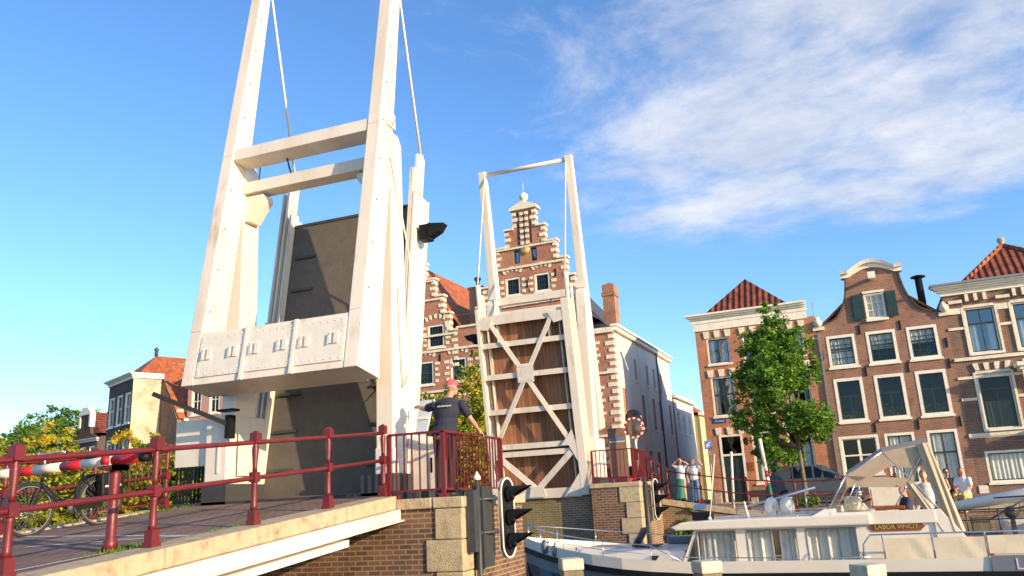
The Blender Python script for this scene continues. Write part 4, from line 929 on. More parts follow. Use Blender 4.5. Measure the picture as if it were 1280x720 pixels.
# ------------------------------------------------------------ ship signals
def ship_signal(label,c,ang,poles,lampn=3):
    r=thing('ship_signal',label,'ship signal',(c[0],c[1],c[2]-.7),0,'ship signals on the piers')
    Fm=Matrix.Translation(c)@Matrix.Rotation(ang,4,'Z')       # local +x is the way it faces
    m=MB(); m.T=Fm; n=28; H=.62; W=.22
    def oval(s): 
        P=[]
        for k in range(n):
            a=2*math.pi*k/n; y=W*s*math.cos(a); z=W*s*math.sin(a)+(H-W)*(1 if math.sin(a)>0 else -1); P.append((y,z))
        return P
    P=oval(1.); m.prism(P,-.02,.02,0,'yz'); bd=m.build('backing_board','black',r)
    m=MB(); m.T=Fm; Q=[(y*1.0,z) for y,z in P]; Pi=[(y*.86,z*.955) for y,z in P]
    for k in range(n):
        a,b=Q[k],Q[(k+1)%n]; c_,d=Pi[k],Pi[(k+1)%n]; m.hexa([(-.03,*a),(.03,*a),(.03,*c_),(-.03,*c_)],[(-.03,*b),(.03,*b),(.03,*d),(-.03,*d)])
    m.build('white_rim','white2',r)
    for k in range(3):
        z=.36-k*.36; m=MB(); m.T=Fm
        m.tube([(.02,0,z),(.1,0,z)],.12,14)
        nn=12                                         # long pointed visor
        for j in range(nn):
            a0=math.pi*(-.15+1.3*j/nn); a1=math.pi*(-.15+1.3*(j+1)/nn); f=lambda a:.09+.38*((1+math.sin(a))/2)**1.3
            A=[(.08,.125*math.cos(a0),z+.125*math.sin(a0)),(.08,.125*math.cos(a1),z+.125*math.sin(a1))]; B=[(f(a0),.11*math.cos(a0),z+.02+.10*math.sin(a0)),(f(a1),.11*math.cos(a1),z+.02+.10*math.sin(a1))]
            m.quad([A[0],A[1],B[1],B[0]])
        lp=m.build('signal_lamp','black',r)
        m=MB(); m.T=Fm; m.lathe((.101,0,z),[(.10,0),(.07,.025),(.0,.035)],14,axis='x'); m.build('lens',flat('signal_glass_'+('red' if k!=2 else 'green'),(.012,.004,.004) if k!=2 else (.004,.010,.006),.1),lp)
    m=MB()
    for p in poles: 
        if p[0]=='t': m.tube([p[1],p[2]],p[3],10)
        else: m.box(*p[1:])
    m.tube([Vector(c)-Vector((0,0,.2)),(poles[0][1][0],poles[0][1][1],c[2]-.2)],.03,8); m.tube([Vector(c)+Vector((0,0,.3)),(poles[0][1][0],poles[0][1][1],c[2]+.3)],.03,8)
    m.build('mounting_pole','dark',r); return r
s1=ship_signal('black oval ship signal with three long visors on the near pier corner',(-4.78,12.35,-.29),R_(-8),[('t',(-5.02,11.75,WATER-.3),(-5.02,11.75,.3),.035)])
m=MB(); m.box(-5.13,-4.96,11.8,12.2,-1.0,.2); m.box(-5.12,-4.98,11.5,11.68,-.75,.15); m.build('switch_cabinet','dark',s1)
m=MB(); m.tube([(-5.06,11.9,-.8),(-5.1,11.8,-1.5),(-5.05,11.9,-2.5)],.02,6); m.build('cable','black',s1)
m=MB(); m.lathe((-5.02,11.75,.3),[(.06,0),(.06,.05),(.03,.09),(.01,.13)],10); m.build('pole_cap','white2',s1)
s2=ship_signal('smaller black oval ship signal on the far pier corner beside the couple',(-4.95,25.7,-.25),R_(-14),[('t',(-5.15,25.2,WATER-.3),(-5.15,25.2,.4),.06)])
m=MB(); m.box(-5.26,-5.1,25.3,25.7,-.9,.2); m.build('switch_cabinet','dark',s2)
# ------------------------------------------------------------ other houses
def plainhouse(name,label,u0,u1,h,mat,roofm,hr,cols,rows,depth=9,frame=FR,group=G_H,y=0,wsize=(1.0,1.6),g0=1.0,gm='glassd',neck=False):
    uc=(u0+u1)/2; loc=frame@Vector((uc,y,0)); rz=frame.to_euler().z; r=thing(name,label,'house',loc,rz,group); T=Matrix.Translation((-uc,0,0))
    hs=[]; fl=(h-g0)/rows
    for j in range(rows):
        for i in range(cols):
            a=u0+(u1-u0)*(i+.5)/cols-wsize[0]/2; hs.append((a,a+wsize[0],g0+fl*j,g0+fl*j+wsize[1]))
    out=[(u0,h),(u1,h)]
    if neck:
        c=uc; q=1.0; out=[(u0,h-.3),(u0+.4,h),(c-q-.2,h+.3),(c-q,h+1.2),(c-q,h+2.2),(c-q*.5,h+2.75),(c,h+2.9),(c+q*.5,h+2.75),(c+q,h+2.2),(c+q,h+1.2),(c+q+.2,h+.3),(u1-.4,h),(u1,h-.3)]
    mb=MB(); mb.T=T; wall(mb,out,hs); body(mb,u0,u1,.3,depth,h); mb.build('wall',[mat,'interior'],r,local=True)
    for k in hs: window(r,T,k,2,2,fw=.1,proud=.04,gm=gm,smat='white2',bar=.04)
    k=MB(); k.T=T
    if not neck: cornice(k,u0,u1,h,h+.4,.35)
    else:
        k.box(uc-1.15,uc-.85,-.12,.4,h+1.,h+2.3); k.box(uc+.85,uc+1.15,-.12,.4,h+1.,h+2.3); k.box(uc-1.1,uc+1.1,-.15,.42,h+2.25,h+2.45)
        k.hexa([(uc-1.05,-.15,h+2.45),(uc+1.05,-.15,h+2.45),(uc+1.05,.42,h+2.45),(uc-1.05,.42,h+2.45)],[(uc-.5,-.15,h+3.0),(uc+.5,-.15,h+3.0),(uc+.5,.42,h+3.0),(uc-.5,.42,h+3.0)])
        cornice(k,u0,u1,h-.5,h-.2,.3)
    k.build('cornice','white2',r,local=True)
    k=MB(); k.T=T
    k.add([(u0,.3,h+.3),(u1,.3,h+.3),(u1,depth,h+.3),(u0,depth,h+.3),(uc,.6 if neck else 2.4,h+hr),(uc,depth-(.1 if neck else 2.),h+hr)],[(0,1,4),(1,2,5,4),(2,3,5),(3,0,4,5)]); k.build('roof',roofm,r,local=True); return r,T
flat('pink_plaster',(.55,.30,.24),.9); flat('blue_plaster',(.42,.46,.50),.9)
plainhouse('canal_house','tall dark slate roofed house seen between the portal posts',-35.2,-31.6,11.6,'brB','slate',2.6,2,3)
plainhouse('canal_house','pink plastered house just left of the lowered counterweight',-39.3,-36.2,10.4,'pink_plaster','tileOy',2.0,2,3,wsize=(.9,1.7))
plainhouse('canal_house','pale grey house hidden behind the left portal post',-36.15,-35.25,9.2,'blue_plaster','slate',1.6,1,3,wsize=(.5,1.6))
plainhouse('canal_house','brown brick house beside the step gabled hall, hidden by the dark leaf',-31.55,-25.1,9.0,'brB','tileR',2.4,3,3)
plainhouse('canal_house','brick house right of the banded house beyond the picture edge',13.5,20,8.5,'brA','tileR',2.4,3,3)
FL=Matrix.Translation((-43.25,42.06,-.95))@Matrix.Rotation(R_(-26),4,'Z')
r,T=plainhouse('corner_house','black brick corner house with tall white windows, cream side wall and orange tile roof',-4.9,0,10.2,'brD','tileOy',3.0,3,3,depth=1.9,frame=FL,group='houses on the left bend',wsize=(1.15,2.1),g0=1.3)
# replace the small roof by the long one
for c in [c for c in r.children if c.name.startswith('roof')]: D.objects.remove(c)
m=MB(); m.T=T; m.add([(-4.9,.3,10.5),(0,.3,10.5),(-2.2,2.2,12.3),(-2.2,15,12.2),(-4.9,15,10.5),(-4.9,1.9,10.5),(0.02,1.9,10.5),(3.2,2.0,7.2),(3.2,15,7.2)],[(0,1,2),(1,6,2),(0,2,3,4),(6,7,2),(7,8,3,2)]); m.build('roof','tileOy',r,local=True)
m=MB(); m.T=T; m.box(0.003,.02,.0,1.9,0,10.45); m.build('plaster_side','stained',r,local=True)
m=MB(); m.T=T; m.box(-.1,.15,-.1,2.0,10.25,10.62); m.build('side_cornice','white2',r,local=True)
m=MB(); m.T=T; m.box(-4.9,3.1,1.92,15,0,7.1); m.prism([(-.3,7.1),(3.1,7.1),(.0,10.35),(-.3,10.5)],1.93,2.2,0,'xz'); m.build('rear_wing','brC',r,local=True)
m=MB(); m.T=T; m.box(3.0,3.35,2.3,15.2,7.05,7.2); m.build('gutter','white2',r,local=True)
m=MB(); m.T=T; m.box(1.5,2.7,2.0,3.2,5.6,7.9); m.build('dormer','stained',r,local=True)
m=MB(); m.T=T; m.box(1.9,3.0,6.2,7.6,7.2,9.2); m.add([(1.8,6.1,9.4),(3.1,6.1,9.4),(3.1,7.7,9.4),(1.8,7.7,9.4),(2.45,6.1,10.1),(2.45,7.7,10.1)],[(0,1,4),(1,2,5,4),(2,3,5),(3,0,4,5)]); dm=m.build('dormer','white2',r,local=True)
m=MB(); m.T=T; m.quad([(3.005,6.45,7.6),(3.005,7.35,7.6),(3.005,7.35,9.1),(3.005,6.45,9.1)]); m.build('dormer_window','glassd',dm,local=True)
m=MB(); m.T=T; m.lathe((-2.2,2.2,12.25),[(.1,0),(.15,.2),(.12,.4),(.2,.5),(.02,.7)],8); m.build('finial','dark',r,local=True)
FN=Matrix.Translation((-66.3,60.5,-.95))@Matrix.Rotation(R_(-15),4,'Z')
plainhouse('neck_gable_house','small dark neck gable house with a white curved top among the left trees',-5.2,0,9.0,'brD','tileR',2.6,3,3,depth=7,frame=FN,group='houses on the left bend',wsize=(1.1,1.7),neck=True)
# ------------------------------------------------------------ trees
def tree(name,label,cat,base,trunk_h,tr,clumps,nleaf,ls,mat,group=None,limbs=6,mat2=None,droop=.0,barkm='bark'):
    r=thing(name,label,cat,base,0,group); rnd=random.Random(hash(label)%1000 if False else len(label)*7+int(abs(base[0])*10)); b=Vector(base)
    t=MB(); cz=sum(c[2] for c in clumps)/len(clumps); top=b+Vector((0,0,trunk_h))
    t.tube([b,b+Vector((.03,0,.25)),b+Vector((.02,.02,trunk_h*.55)),top],[tr*1.35,tr,tr*.85,tr*.7],10)
    hi=max(c[2]+c[3]*.4 for c in clumps); t.tube([top,b+Vector((clumps[0][0]*.3,clumps[0][1]*.3,(trunk_h+hi)/2)),b+Vector((clumps[0][0]*.2,clumps[0][1]*.2,hi))],[tr*.7,tr*.4,tr*.08],8)
    for k in range(min(limbs,len(clumps))):
        c=clumps[k]; s=b+Vector((0,0,trunk_h+ (c[2]-trunk_h)*.25*rnd.random())); e=b+Vector((c[0],c[1],c[2])); mid=(s+e)/2+Vector((0,0,-.1*(e-s).length))
        t.tube([s,mid,e],[tr*.42,tr*.25,tr*.06],6)
    t.build('trunk',barkm,r)
    m=MB(); V=[];Fc=[];mi=[]
    tot=sum(c[3]**2*c[4] if len(c)>4 else c[3]**2 for c in clumps)
    for c in clumps:
        cc=b+Vector(c[:3]); R=c[3]; n=int(nleaf*R*R/tot); kz=c[4] if len(c)>4 else 1.
        nt=max(4,int(n/45)); tw=[]
        for _ in range(nt):                       # twigs: small sub-clusters near the shell with gaps between
            d=Vector((rnd.gauss(0,1),rnd.gauss(0,1),rnd.gauss(0,1))).normalized(); rr=R*(.45+.6*rnd.random()**.6); tw.append((cc+Vector((d.x*rr,d.y*rr,d.z*rr*kz)),R*rnd.uniform(.10,.22)))
        for _ in range(n):
            q,s=tw[rnd.randrange(nt)]; p=q+Vector((rnd.gauss(0,s),rnd.gauss(0,s),rnd.gauss(0,s*.7)))
            a=Vector((rnd.gauss(0,1),rnd.gauss(0,1),rnd.gauss(0,.6)-droop)).normalized(); w=a.cross(Vector((rnd.gauss(0,1),rnd.gauss(0,1),rnd.gauss(0,1)))).normalized(); l=ls*rnd.uniform(.6,1.25)
            o=len(V); V+= [p-a*l*.5,p+w*l*.28,p+a*l*.5,p-w*l*.28]; Fc.append([o,o+1,o+2,o+3]); mi.append(1 if (mat2 and rnd.random()<.3) else 0)
    m.v=V;m.f=Fc;m.m=mi;m.s=[False]*len(Fc)
    m.build('crown',[mat]+([mat2] if mat2 else []),r,solidfix=False); return r
rn=random.Random(3)
cl=[(-.3,0,7.2,.75),(-.45,0,8.1,.5),(-.4,0,8.7,.28)]
for k in range(34):
    z=rn.uniform(1.9,7.4); R=2.15*(1-abs((z-3.4)/(4.6 if z>3.4 else 2.9))**1.5)*rn.uniform(.35,.95); a=rn.uniform(0,6.28); cl.append((R*math.cos(a)-.25,R*math.sin(a),z,rn.uniform(.5,.85)))
tree('street_tree','bushy green street tree on the quay in front of the orange brick house','tree',(-.78,36.5,gz(-.8,36.5)),2.2,.11,cl,44000,.165,'leafG',mat2='leafG2',limbs=14)
cl=[]
for k in range(20):
    cl.append((rn.uniform(-2.6,1.9),rn.uniform(-.8,.8),rn.uniform(1.0,6.2),rn.uniform(.6,1.0)))
cl+=[(1.5,0,7.6,.7),(.9,0,6.8,.9),(1.5,0,5.6,.9),(1.4,0,4.2,1.0),(1.5,0,3.0,1.0),(1.3,.2,1.8,1.0),(.4,0,2.4,1.1),(.2,0,4.6,1.1)]
tree('yellow_tree','yellow green leafy tree in front of the step gabled hall behind the man','tree',(-16.9,37.6,gz(-16.9,37.6)),1.6,.12,cl,26000,.2,'leafY',mat2='leafG2',limbs=12)
YT=[(-48.3,36.8,5.6,'yellow green bushy tree at the left picture edge behind the railing','leafY','leafG2'),(-45.2,37.8,6.3,'orange tinted yellow tree behind the bicycle handlebar','leafO','leafY'),(-41.6,36.4,5.2,'yellow green tree above the bicycle frame','leafY','leafG2'),(-38.6,37.2,5.2,'golden tree behind the bicycle pannier','leafO','leafY'),(-35.2,36.2,4.6,'low yellow green tree behind the barred railing','leafY','leafG2'),(-31.8,36.4,4.2,'small leafy tree behind the black bars under the wing panel','leafG2','leafY')]
for (x,y,h,lab,m1,m2) in YT:
    cl=[(rn.uniform(-1.9,1.9),rn.uniform(-1.,1.),rn.uniform(.5,h-.6),rn.uniform(.75,1.2)) for k in range(18)]+[(0,0,h,.8)]
    tree('yellow_tree',lab,'tree',(x,y,gz(x,y)),1.3,.11,cl,11000,.26,m1,group='yellow trees along the left quay',mat2=m2,limbs=8)
for (x,y,h,lab) in ((-76,62,10.2,'large green tree behind the yellow trees at the far left'),(-80.5,70,12.5,'tall rounded green tree left of the neck gable house'),(-84,66,9.5,'green tree at the left picture edge far behind')):
    cl=[(rn.uniform(-3.8,3.8),rn.uniform(-2,2),rn.uniform(3,h),rn.uniform(1.3,2.2)) for k in range(16)]+[(0,0,h+.4,1.6)]
    tree('green_tree',lab,'tree',(x,y,-.9),3.,.3,cl,11000,.42,'leafG2',group='green trees on the left bend',mat2='leafG',limbs=10)
cl=[(rn.uniform(-.35,.35),rn.uniform(-.2,.1),rn.uniform(.1,.9),.28) for k in range(8)]
tree('wall_shrub','dark green shrub growing out of the quay wall behind the cruiser bow','shrub',(-4.35,27.85,-1.75),.3,.03,cl,1800,.11,'leafG',mat2='leafG2',limbs=5)
# ------------------------------------------------------------ people
r=thing('low_bench','low wooden bench on the quay edge under the sitting trio','bench',(3.7,28.55,-.9)); m=MB(); m.box(2.85,4.6,28.2,28.95,-.82,-.76); m.build('seat','varn',r)
for x in (3.0,4.45): m=MB(); m.box(x-.06,x+.06,28.25,28.9,-.92,-.82); m.build('leg','dark',r)
def remesh(mb,voxel,smooth=4):
    me=D.meshes.new('tmp'); me.from_pydata([tuple(v) for v in mb.v],[],mb.f); o=D.objects.new('tmp',me); COL.objects.link(o)
    a=o.modifiers.new('r','REMESH'); a.mode='VOXEL'; a.voxel_size=voxel; b=o.modifiers.new('s','SMOOTH'); b.iterations=smooth; b.factor=.5
    dg=bpy.context.evaluated_depsgraph_get(); e=D.meshes.new_from_object(o.evaluated_get(dg)); vs=[v.co.copy() for v in e.vertices]; fs=[tuple(p.vertices) for p in e.polygons]
    D.objects.remove(o); D.meshes.remove(me); D.meshes.remove(e); return vs,fs
def limb(mb,pts,rs,n=12):
    mb.tube(pts,rs,n)
    for p,r in zip(pts,rs): mb.ball(p,r*.995,0,12,8)
def person(label,loc,rz,pose,cl,H=1.8,vox=.016,group=None,skin='skin',name='person'):
    """local frame: faces +Y.  pose: joint overrides;  cl: clothing description"""
    S=H/1.8; P=dict(pel=(0,0,.95),ch=(0,0,1.28),nk=(0,-.01,1.49),hd=(0,.02,1.665),sL=(-.185,0,1.43),sR=(.185,0,1.43),eL=(-.25,-.02,1.14),eR=(.25,-.02,1.14),wL=(-.26,.10,.90),wR=(.26,.10,.90),hL=(-.09,0,.92),hR=(.09,0,.92),kL=(-.11,.02,.50),kR=(.11,.02,.50),aL=(-.12,0,.09),aR=(.12,0,.09),fL=None,fR=None,look=0.)
    P.update(pose); V={k:(Vector(v) if isinstance(v,tuple) else v) for k,v in P.items()}
    r=thing(name,label,'person',loc,rz,group); A=Matrix.Rotation(0,4,'Z'); Sm=Matrix.Scale(S,4)
    lk=V['look']; Rh=Matrix.Rotation(lk,3,'Z')
    b=MB()
    hd=V['hd']
    def hp(x,y,z): return hd+Rh@Vector((x,y,z))
    def ell(c,rad,Rm=None,n=16):
        t=MB(); t.ball((0,0,0),rad,0,n,10); b.add([Vector(c)+(Rm@p if Rm else p) for p in t.v],t.f)
    ell(hp(0,-.01,.025),(.074,.092,.098),Rh); ell(hp(0,.025,-.045),(.056,.068,.068),Rh); ell(hp(0,.05,-.085),(.035,.032,.03),Rh)
    b.tube([hp(0,.085,.03),hp(0,.112,-.012),hp(0,.098,-.022)],[.011,.017,.013],8)
    for s in (-1,1): ell(hp(s*.076,-.005,-.005),(.012,.026,.034),Rh,8)
    limb(b,[V['nk']-Vector((0,0,.06)),V['nk'],hp(0,-.015,-.05)],[.07,.058,.054])
    up=(V['nk']-V['pel']).normalized(); ax=(V['sR']-V['sL']).normalized(); fw=up.cross(ax)*-1 if False else ax.cross(up)*-1
    Rt=Matrix((ax,(up.cross(ax)).normalized(),up)).transposed()
    def ellt(c,rad): ell(c,rad,Rt)
    tor=[(V['ch'],(.165,.105,.20)),(V['ch']*.5+V['pel']*.5+Vector((0,.005,0)),(.145,.10,.18)),(V['pel'],(.155,.108,.13)),(V['nk']-up*.09,(.15,.085,.075))]
    bl=cl.get('belly',0)
    for c,q in tor: ellt(c,(q[0]+bl*.3,q[1]+bl,q[2]))
    for s in 'LR':
        limb(b,[V['s'+s],V['s'+s]*.5+V['e'+s]*.5,V['e'+s],V['e'+s]*.6+V['w'+s]*.4,V['w'+s]],[.058,.05,.040,.041,.027])
        limb(b,[V['h'+s],V['h'+s]*.5+V['k'+s]*.5,V['k'+s],V['k'+s]*.62+V['a'+s]*.38,V['a'+s]],[.088,.075,.056,.055,.036])
        a=V['a'+s]; kd=V['k'+s]-a; f=V['f'+s] or Vector((math.copysign(.04,a.x),.17,-.06)); limb(b,[a+Vector((0,-.035,-.055)),a+f*.5+Vector((0,0,-.02)),a+f],[.036,.04,.026])
        w=V['w'+s]; d=(w-V['e'+s]).normalized(); ell(w+d*.055,(.036,.036,.036)); 
        # palm
        side=d.cross(Vector((0,0,1))); 
        if side.length<.2: side=Vector((1,0,0)) if True else side
        side.normalize(); nrm=side.cross(d).normalized(); R3=Matrix((side,d,nrm)).transposed(); ell(w+d*.06,(.038,.052,.017),R3)
    vs,fs=remesh(b,vox,3); o=MB(); o.T=Sm; o.add(vs,fs,0,True)
    for s in 'LR':       # fingers, curled, rooted inside the palm
        w=V['w'+s]; d=(w-V['e'+s]).normalized(); side=d.cross(Vector((0,0,1))); 
        if side.length<.2: side=Vector((1,0,0))
        side.normalize(); nrm=side.cross(d).normalized(); 
        if nrm.z>0: nrm=-nrm
        for k,(off,l) in enumerate(((-.027,.066),(-.009,.078),(.009,.074),(.026,.058))):
            p=w+d*.085+side*off; o.tube([p,p+d*l*.45+nrm*.004,p+d*l*.75+nrm*l*.32,p+d*l*.85+nrm*l*.62],[.0098,.0092,.0085,.006],7)
        ts=-1 if s=='L' else 1; ts=-ts
        p=w+d*.035+side*ts*.025; o.tube([p,p+side*ts*.03+d*.03,p+side*ts*.036+d*.058+nrm*.012],[.013,.011,.008],7)
    bo=o.build('body',skin,r,local=True,solidfix=False)
    for s in (-1,1):
        e=MB(); e.T=Sm; e.ball(hp(s*.031,.083,.012),.0115,0,8,6); e.build('eye','white2',bo,local=True); 
    e=MB(); e.T=Sm; e.tube([hp(-.024,.088,-.055),hp(0,.094,-.057),hp(.024,.088,-.055)],[.003,.006,.003],6); e.build('mouth',flat('lips',(.45,.16,.13)),bo,local=True)
    def garment(nm,mat,parts,vx=None):
        g=MB()
        for kind,*a in parts:
            if kind=='l': limb(g,a[0],a[1])
            else: 
                t=MB(); t.ball((0,0,0),a[1],0,16,10); g.add([Vector(a[0])+Rt@p for p in t.v],t.f)
        v2,f2=remesh(g,vx or vox,2); q=MB(); q.T=Sm; q.add(v2,f2,0,True); return q.build(nm,mat,r,local=True,solidfix=False)
    if 'shirt' in cl:
        e=.022; ps=[('e',c,(q[0]+bl*.3+e,q[1]+bl+e,q[2]+e*.6)) for c,q in tor[:2]]+[('e',tor[3][0]+up*.02,(tor[3][1][0]+e+bl*.3,.088+e+bl,.078+e))]+[('e',V['pel']+up*.03,(.160+e+bl*.5,.112+e+bl,.13))]
        for s in 'LR':
            sl=cl.get('sleeve',.6); E=V['s'+s]+(V['e'+s]-V['s'+s])*sl; ps.append(('l',[V['s'+s],(V['s'+s]+E)/2,E],[.072,.070,.070]))
            if cl.get('long'): ps.append(('l',[V['e'+s],V['w'+s]],[.055,.04]))
        g=garment('shirt',cl['shirt'],ps)
    if 'trousers' in cl:
        ps=[('e',V['pel'],(.165+bl*.2,.118+bl*.4,.125))]
        for s in 'LR':
            k=V['k'+s]; a=V['a'+s]; L=cl.get('leg',1.)
            pts=[V['h'+s],(V['h'+s]+k)/2,k]; rs=[.1,.09,.073]
            if L>=1: pts+=[(k+a)/2,a+(k-a)*.06]; rs+=[.07,.062]
            ps.append(('l',pts,rs))
        garment('trousers',cl['trousers'],ps)
        if cl.get('belt'): q=MB(); q.T=Sm; q.tube([V['pel']+up*.07,V['pel']+up*.1],[.17,.168],16); q.build('belt','black',r,local=True) if False else None
    if 'skirt' in cl:
        q=MB(); q.T=Sm; c=V['pel']; prof=[(.125,1.02),(.165,.9),(.19,.7),(.22,.4),(.26,.14)]; n=28; vs=[];fs=[]
        for i,(rr,z) in enumerate(prof):
            for k in range(n): a=2*math.pi*k/n; w=1+.07*math.sin(7*a+i*.3)*i/4; vs.append((c.x+rr*w*math.cos(a)+(0.02*i),c.y+rr*w*.8*math.sin(a),z))
        for i in range(len(prof)-1):
            for k in range(n): fs.append((i*n+k,i*n+(k+1)%n,(i+1)*n+(k+1)%n,(i+1)*n+k))
        q.add(vs,fs,0,True); q.build('skirt',cl['skirt'],r,local=True)
    if 'shoes' in cl:
        for s in 'LR':
            a=V['a'+s]; f=V['f'+s] or Vector((math.copysign(.04,a.x),.17,-.06)); q=MB(); q.T=Sm; limb(q,[a+Vector((0,-.04,-.045)),a+f*.5+Vector((0,0,-.012)),a+f*1.05],[.046,.05,.036]); q.build('shoe',cl['shoes'],r,local=True)
    if 'hair' in cl:
        t=MB(); t.ball((0,0,0),(.083,.102,.106),0,20,14); keep=[]
        q=MB(); q.T=Sm; L=cl.get('hairlen',0)
        pts=[p+Vector((noise.noise(p*30)*.006,noise.noise(p*27+Vector((5,5,5)))*.006,0)) for p in t.v]
        fsx=[f for f in t.f if all((t.v[i].y< .045+.5*(t.v[i].z) if t.v[i].z<.09 else True) and t.v[i].z>-.045-.0*L for i in f)]
        q.add([hp(p.x,p.y-.014,p.z+.032) for p in pts],fsx,0,True)
        if L: limb(q,[hp(0,-.075,0),hp(0,-.09,-.08),hp(0,-.08,-.08-L)],[.07,.06,.03])
        q.build('hair',cl['hair'],r,local=True,solidfix=False)
    if 'cap' in cl:
        t=MB(); t.ball((0,0,0),(.086,.107,.105),0,24,16); q=MB(); q.T=Sm
        q.add([hp(p.x,p.y-.012,p.z*(1.0 if p.z>0 else .4)+.038) for p in t.v],[f for f in t.f if all(t.v[i].z>-.02 for i in f)],0,True)
        q.hexa([hp(-.06,.07,.045),hp(.06,.07,.045),hp(.045,.165,.03),hp(-.045,.165,.03)],[hp(-.06,.07,.052),hp(.06,.07,.052),hp(.045,.165,.036),hp(-.045,.165,.036)])
        q.build('cap',cl['cap'],r,local=True,solidfix=False)
    if 'glasses' in cl:
        q=MB(); q.T=Sm
        for s in (-1,1): q.lathe(hp(s*.031,.097,.012),[(.022,-.003),(.022,.003)],10,axis='y'); q.tube([hp(s*.05,.09,.014),hp(s*.078,.0,.012)],.003,5)
        q.build('sunglasses','black',r,local=True)
    return r
flat('navy_cotton',(.022,.026,.05),.9); flat('dark_trousers',(.025,.025,.035),.9); flat('pink_cap',(.62,.09,.13),.8); flat('white_cotton',(.78,.76,.72),.9); flat('green_skirt',(.06,.20,.14),.9); flat('jeans',(.10,.18,.30),.9); flat('brown_hair',(.10,.05,.025),.7); flat('blond_hair',(.30,.18,.08),.7); flat('grey_hair',(.3,.28,.26),.7); flat('black_cotton',(.02,.02,.02),.9); flat('pale_blue',(.35,.45,.6),.9); flat('yellow_cloth',(.65,.55,.15),.9); flat('red_hair',(.28,.09,.03),.7); flat('dark_shoe',(.03,.03,.03),.6); flat('dark_blue',(.03,.04,.09),.9)
# bridge keeper
mn=person('man in navy T-shirt and pink cap standing on the pier behind the balcony railing',(-5.68,12.12,.07),R_(8),
  dict(pel=(-.05,0,.95),ch=(.0,.02,1.26),nk=(.03,.03,1.47),hd=(.085,.07,1.645),look=R_(-38),sL=(-.19,0,1.38),sR=(.24,.03,1.38),eL=(-.40,.14,1.36),wL=(-.56,.34,1.42),eR=(.36,.10,1.14),wR=(.43,.27,.99),hL=(-.13,0,.92),hR=(.05,0,.92),kL=(-.14,.03,.5),kR=(.04,.03,.5),aL=(-.15,0,.09),aR=(.04,.0,.09)),
  dict(shirt='navy_cotton',trousers='dark_trousers',shoes='dark_shoe',cap='pink_cap',hair='grey_hair',sleeve=.6,belly=.055,glasses=1),H=1.93,vox=.013,skin='skint')
text('shirt_lettering','HAVENDIENST',.036,MW[mn.name]@Vector((.03,-.20,1.44)),(math.cos(R_(8)),math.sin(R_(8)),0),'white2',mn)
person('woman in long green skirt and white top shading her eyes with raised arms',(-5.36,33.6,gz(-5.36,33.6)+.02),R_(172),
  dict(eL=(-.36,.06,1.52),wL=(-.10,.13,1.70),eR=(.36,.06,1.52),wR=(.10,.13,1.70),look=.1,pel=(.03,0,.95)),dict(shirt='white_cotton',skirt='green_skirt',shoes='dark_shoe',hair='red_hair',hairlen=.1,sleeve=.2),H=1.72,group='couple on the far quay',vox=.022)
person('person in jeans and white top with a shoulder bag beside the woman',(-4.86,33.7,gz(-4.86,33.7)+.02),R_(165),
  dict(eL=(-.40,.02,1.50),wL=(-.30,.10,1.70),eR=(.30,.02,1.18),wR=(.24,.12,.95),look=-.1),dict(shirt='white_cotton',trousers='jeans',shoes='dark_shoe',hair='red_hair',sleeve=.4),H=1.74,group='couple on the far quay',vox=.022)
cpl=D.objects[[o.name for o in D.objects if o.get('label','').startswith('person in jeans')][0]]
m=MB(); m.box(.16,.40,-.05,.06,.72,1.0); m.tube([(.3,0,1.0),(.05,.14,1.3),(-.14,.03,1.50)],.018,6); m.build('shoulder_bag','pale_blue',cpl,local=True)
seat=dict(pel=(0,0,.50),ch=(0,.02,.84),nk=(0,.02,1.05),hd=(0,.05,1.22),sL=(-.185,.02,.99),sR=(.185,.02,.99),hL=(-.09,.03,.48),hR=(.09,.03,.48),kL=(-.13,.45,.52),kR=(.13,.45,.52),aL=(-.13,.5,.10),aR=(.13,.5,.10),eL=(-.24,.12,.74),wL=(-.12,.34,.62),eR=(.24,.12,.74),wR=(.12,.34,.62))
zq=gz(4,28.5)+.05-.22
def sit(lab,x,y,c,look=0,rz=R_(180),**k): 
    p=dict(seat); p['look']=look; p.update(k.pop('pose',{})); return person(lab,(x,y,zq),rz,p,c,H=1.78,vox=.022,group='people sitting on the quay edge',**k)
sit('bare chested person in sunglasses and white shorts sitting on the quay edge',3.32,28.35,dict(trousers='white_cotton',leg=.5,hair='blond_hair',glasses=1),skin='skint')
sit('person in black T-shirt and sunglasses sitting in the middle of the quay trio',3.60,28.75,dict(shirt='black_cotton',trousers='jeans',hair='brown_hair',glasses=1,shoes='dark_shoe'),look=.3)
sit('auburn haired person in white and yellow at the right of the quay trio',3.98,28.35,dict(shirt='white_cotton',trousers='yellow_cloth',leg=.5,hair='red_hair',hairlen=.08),look=.8,rz=R_(150))
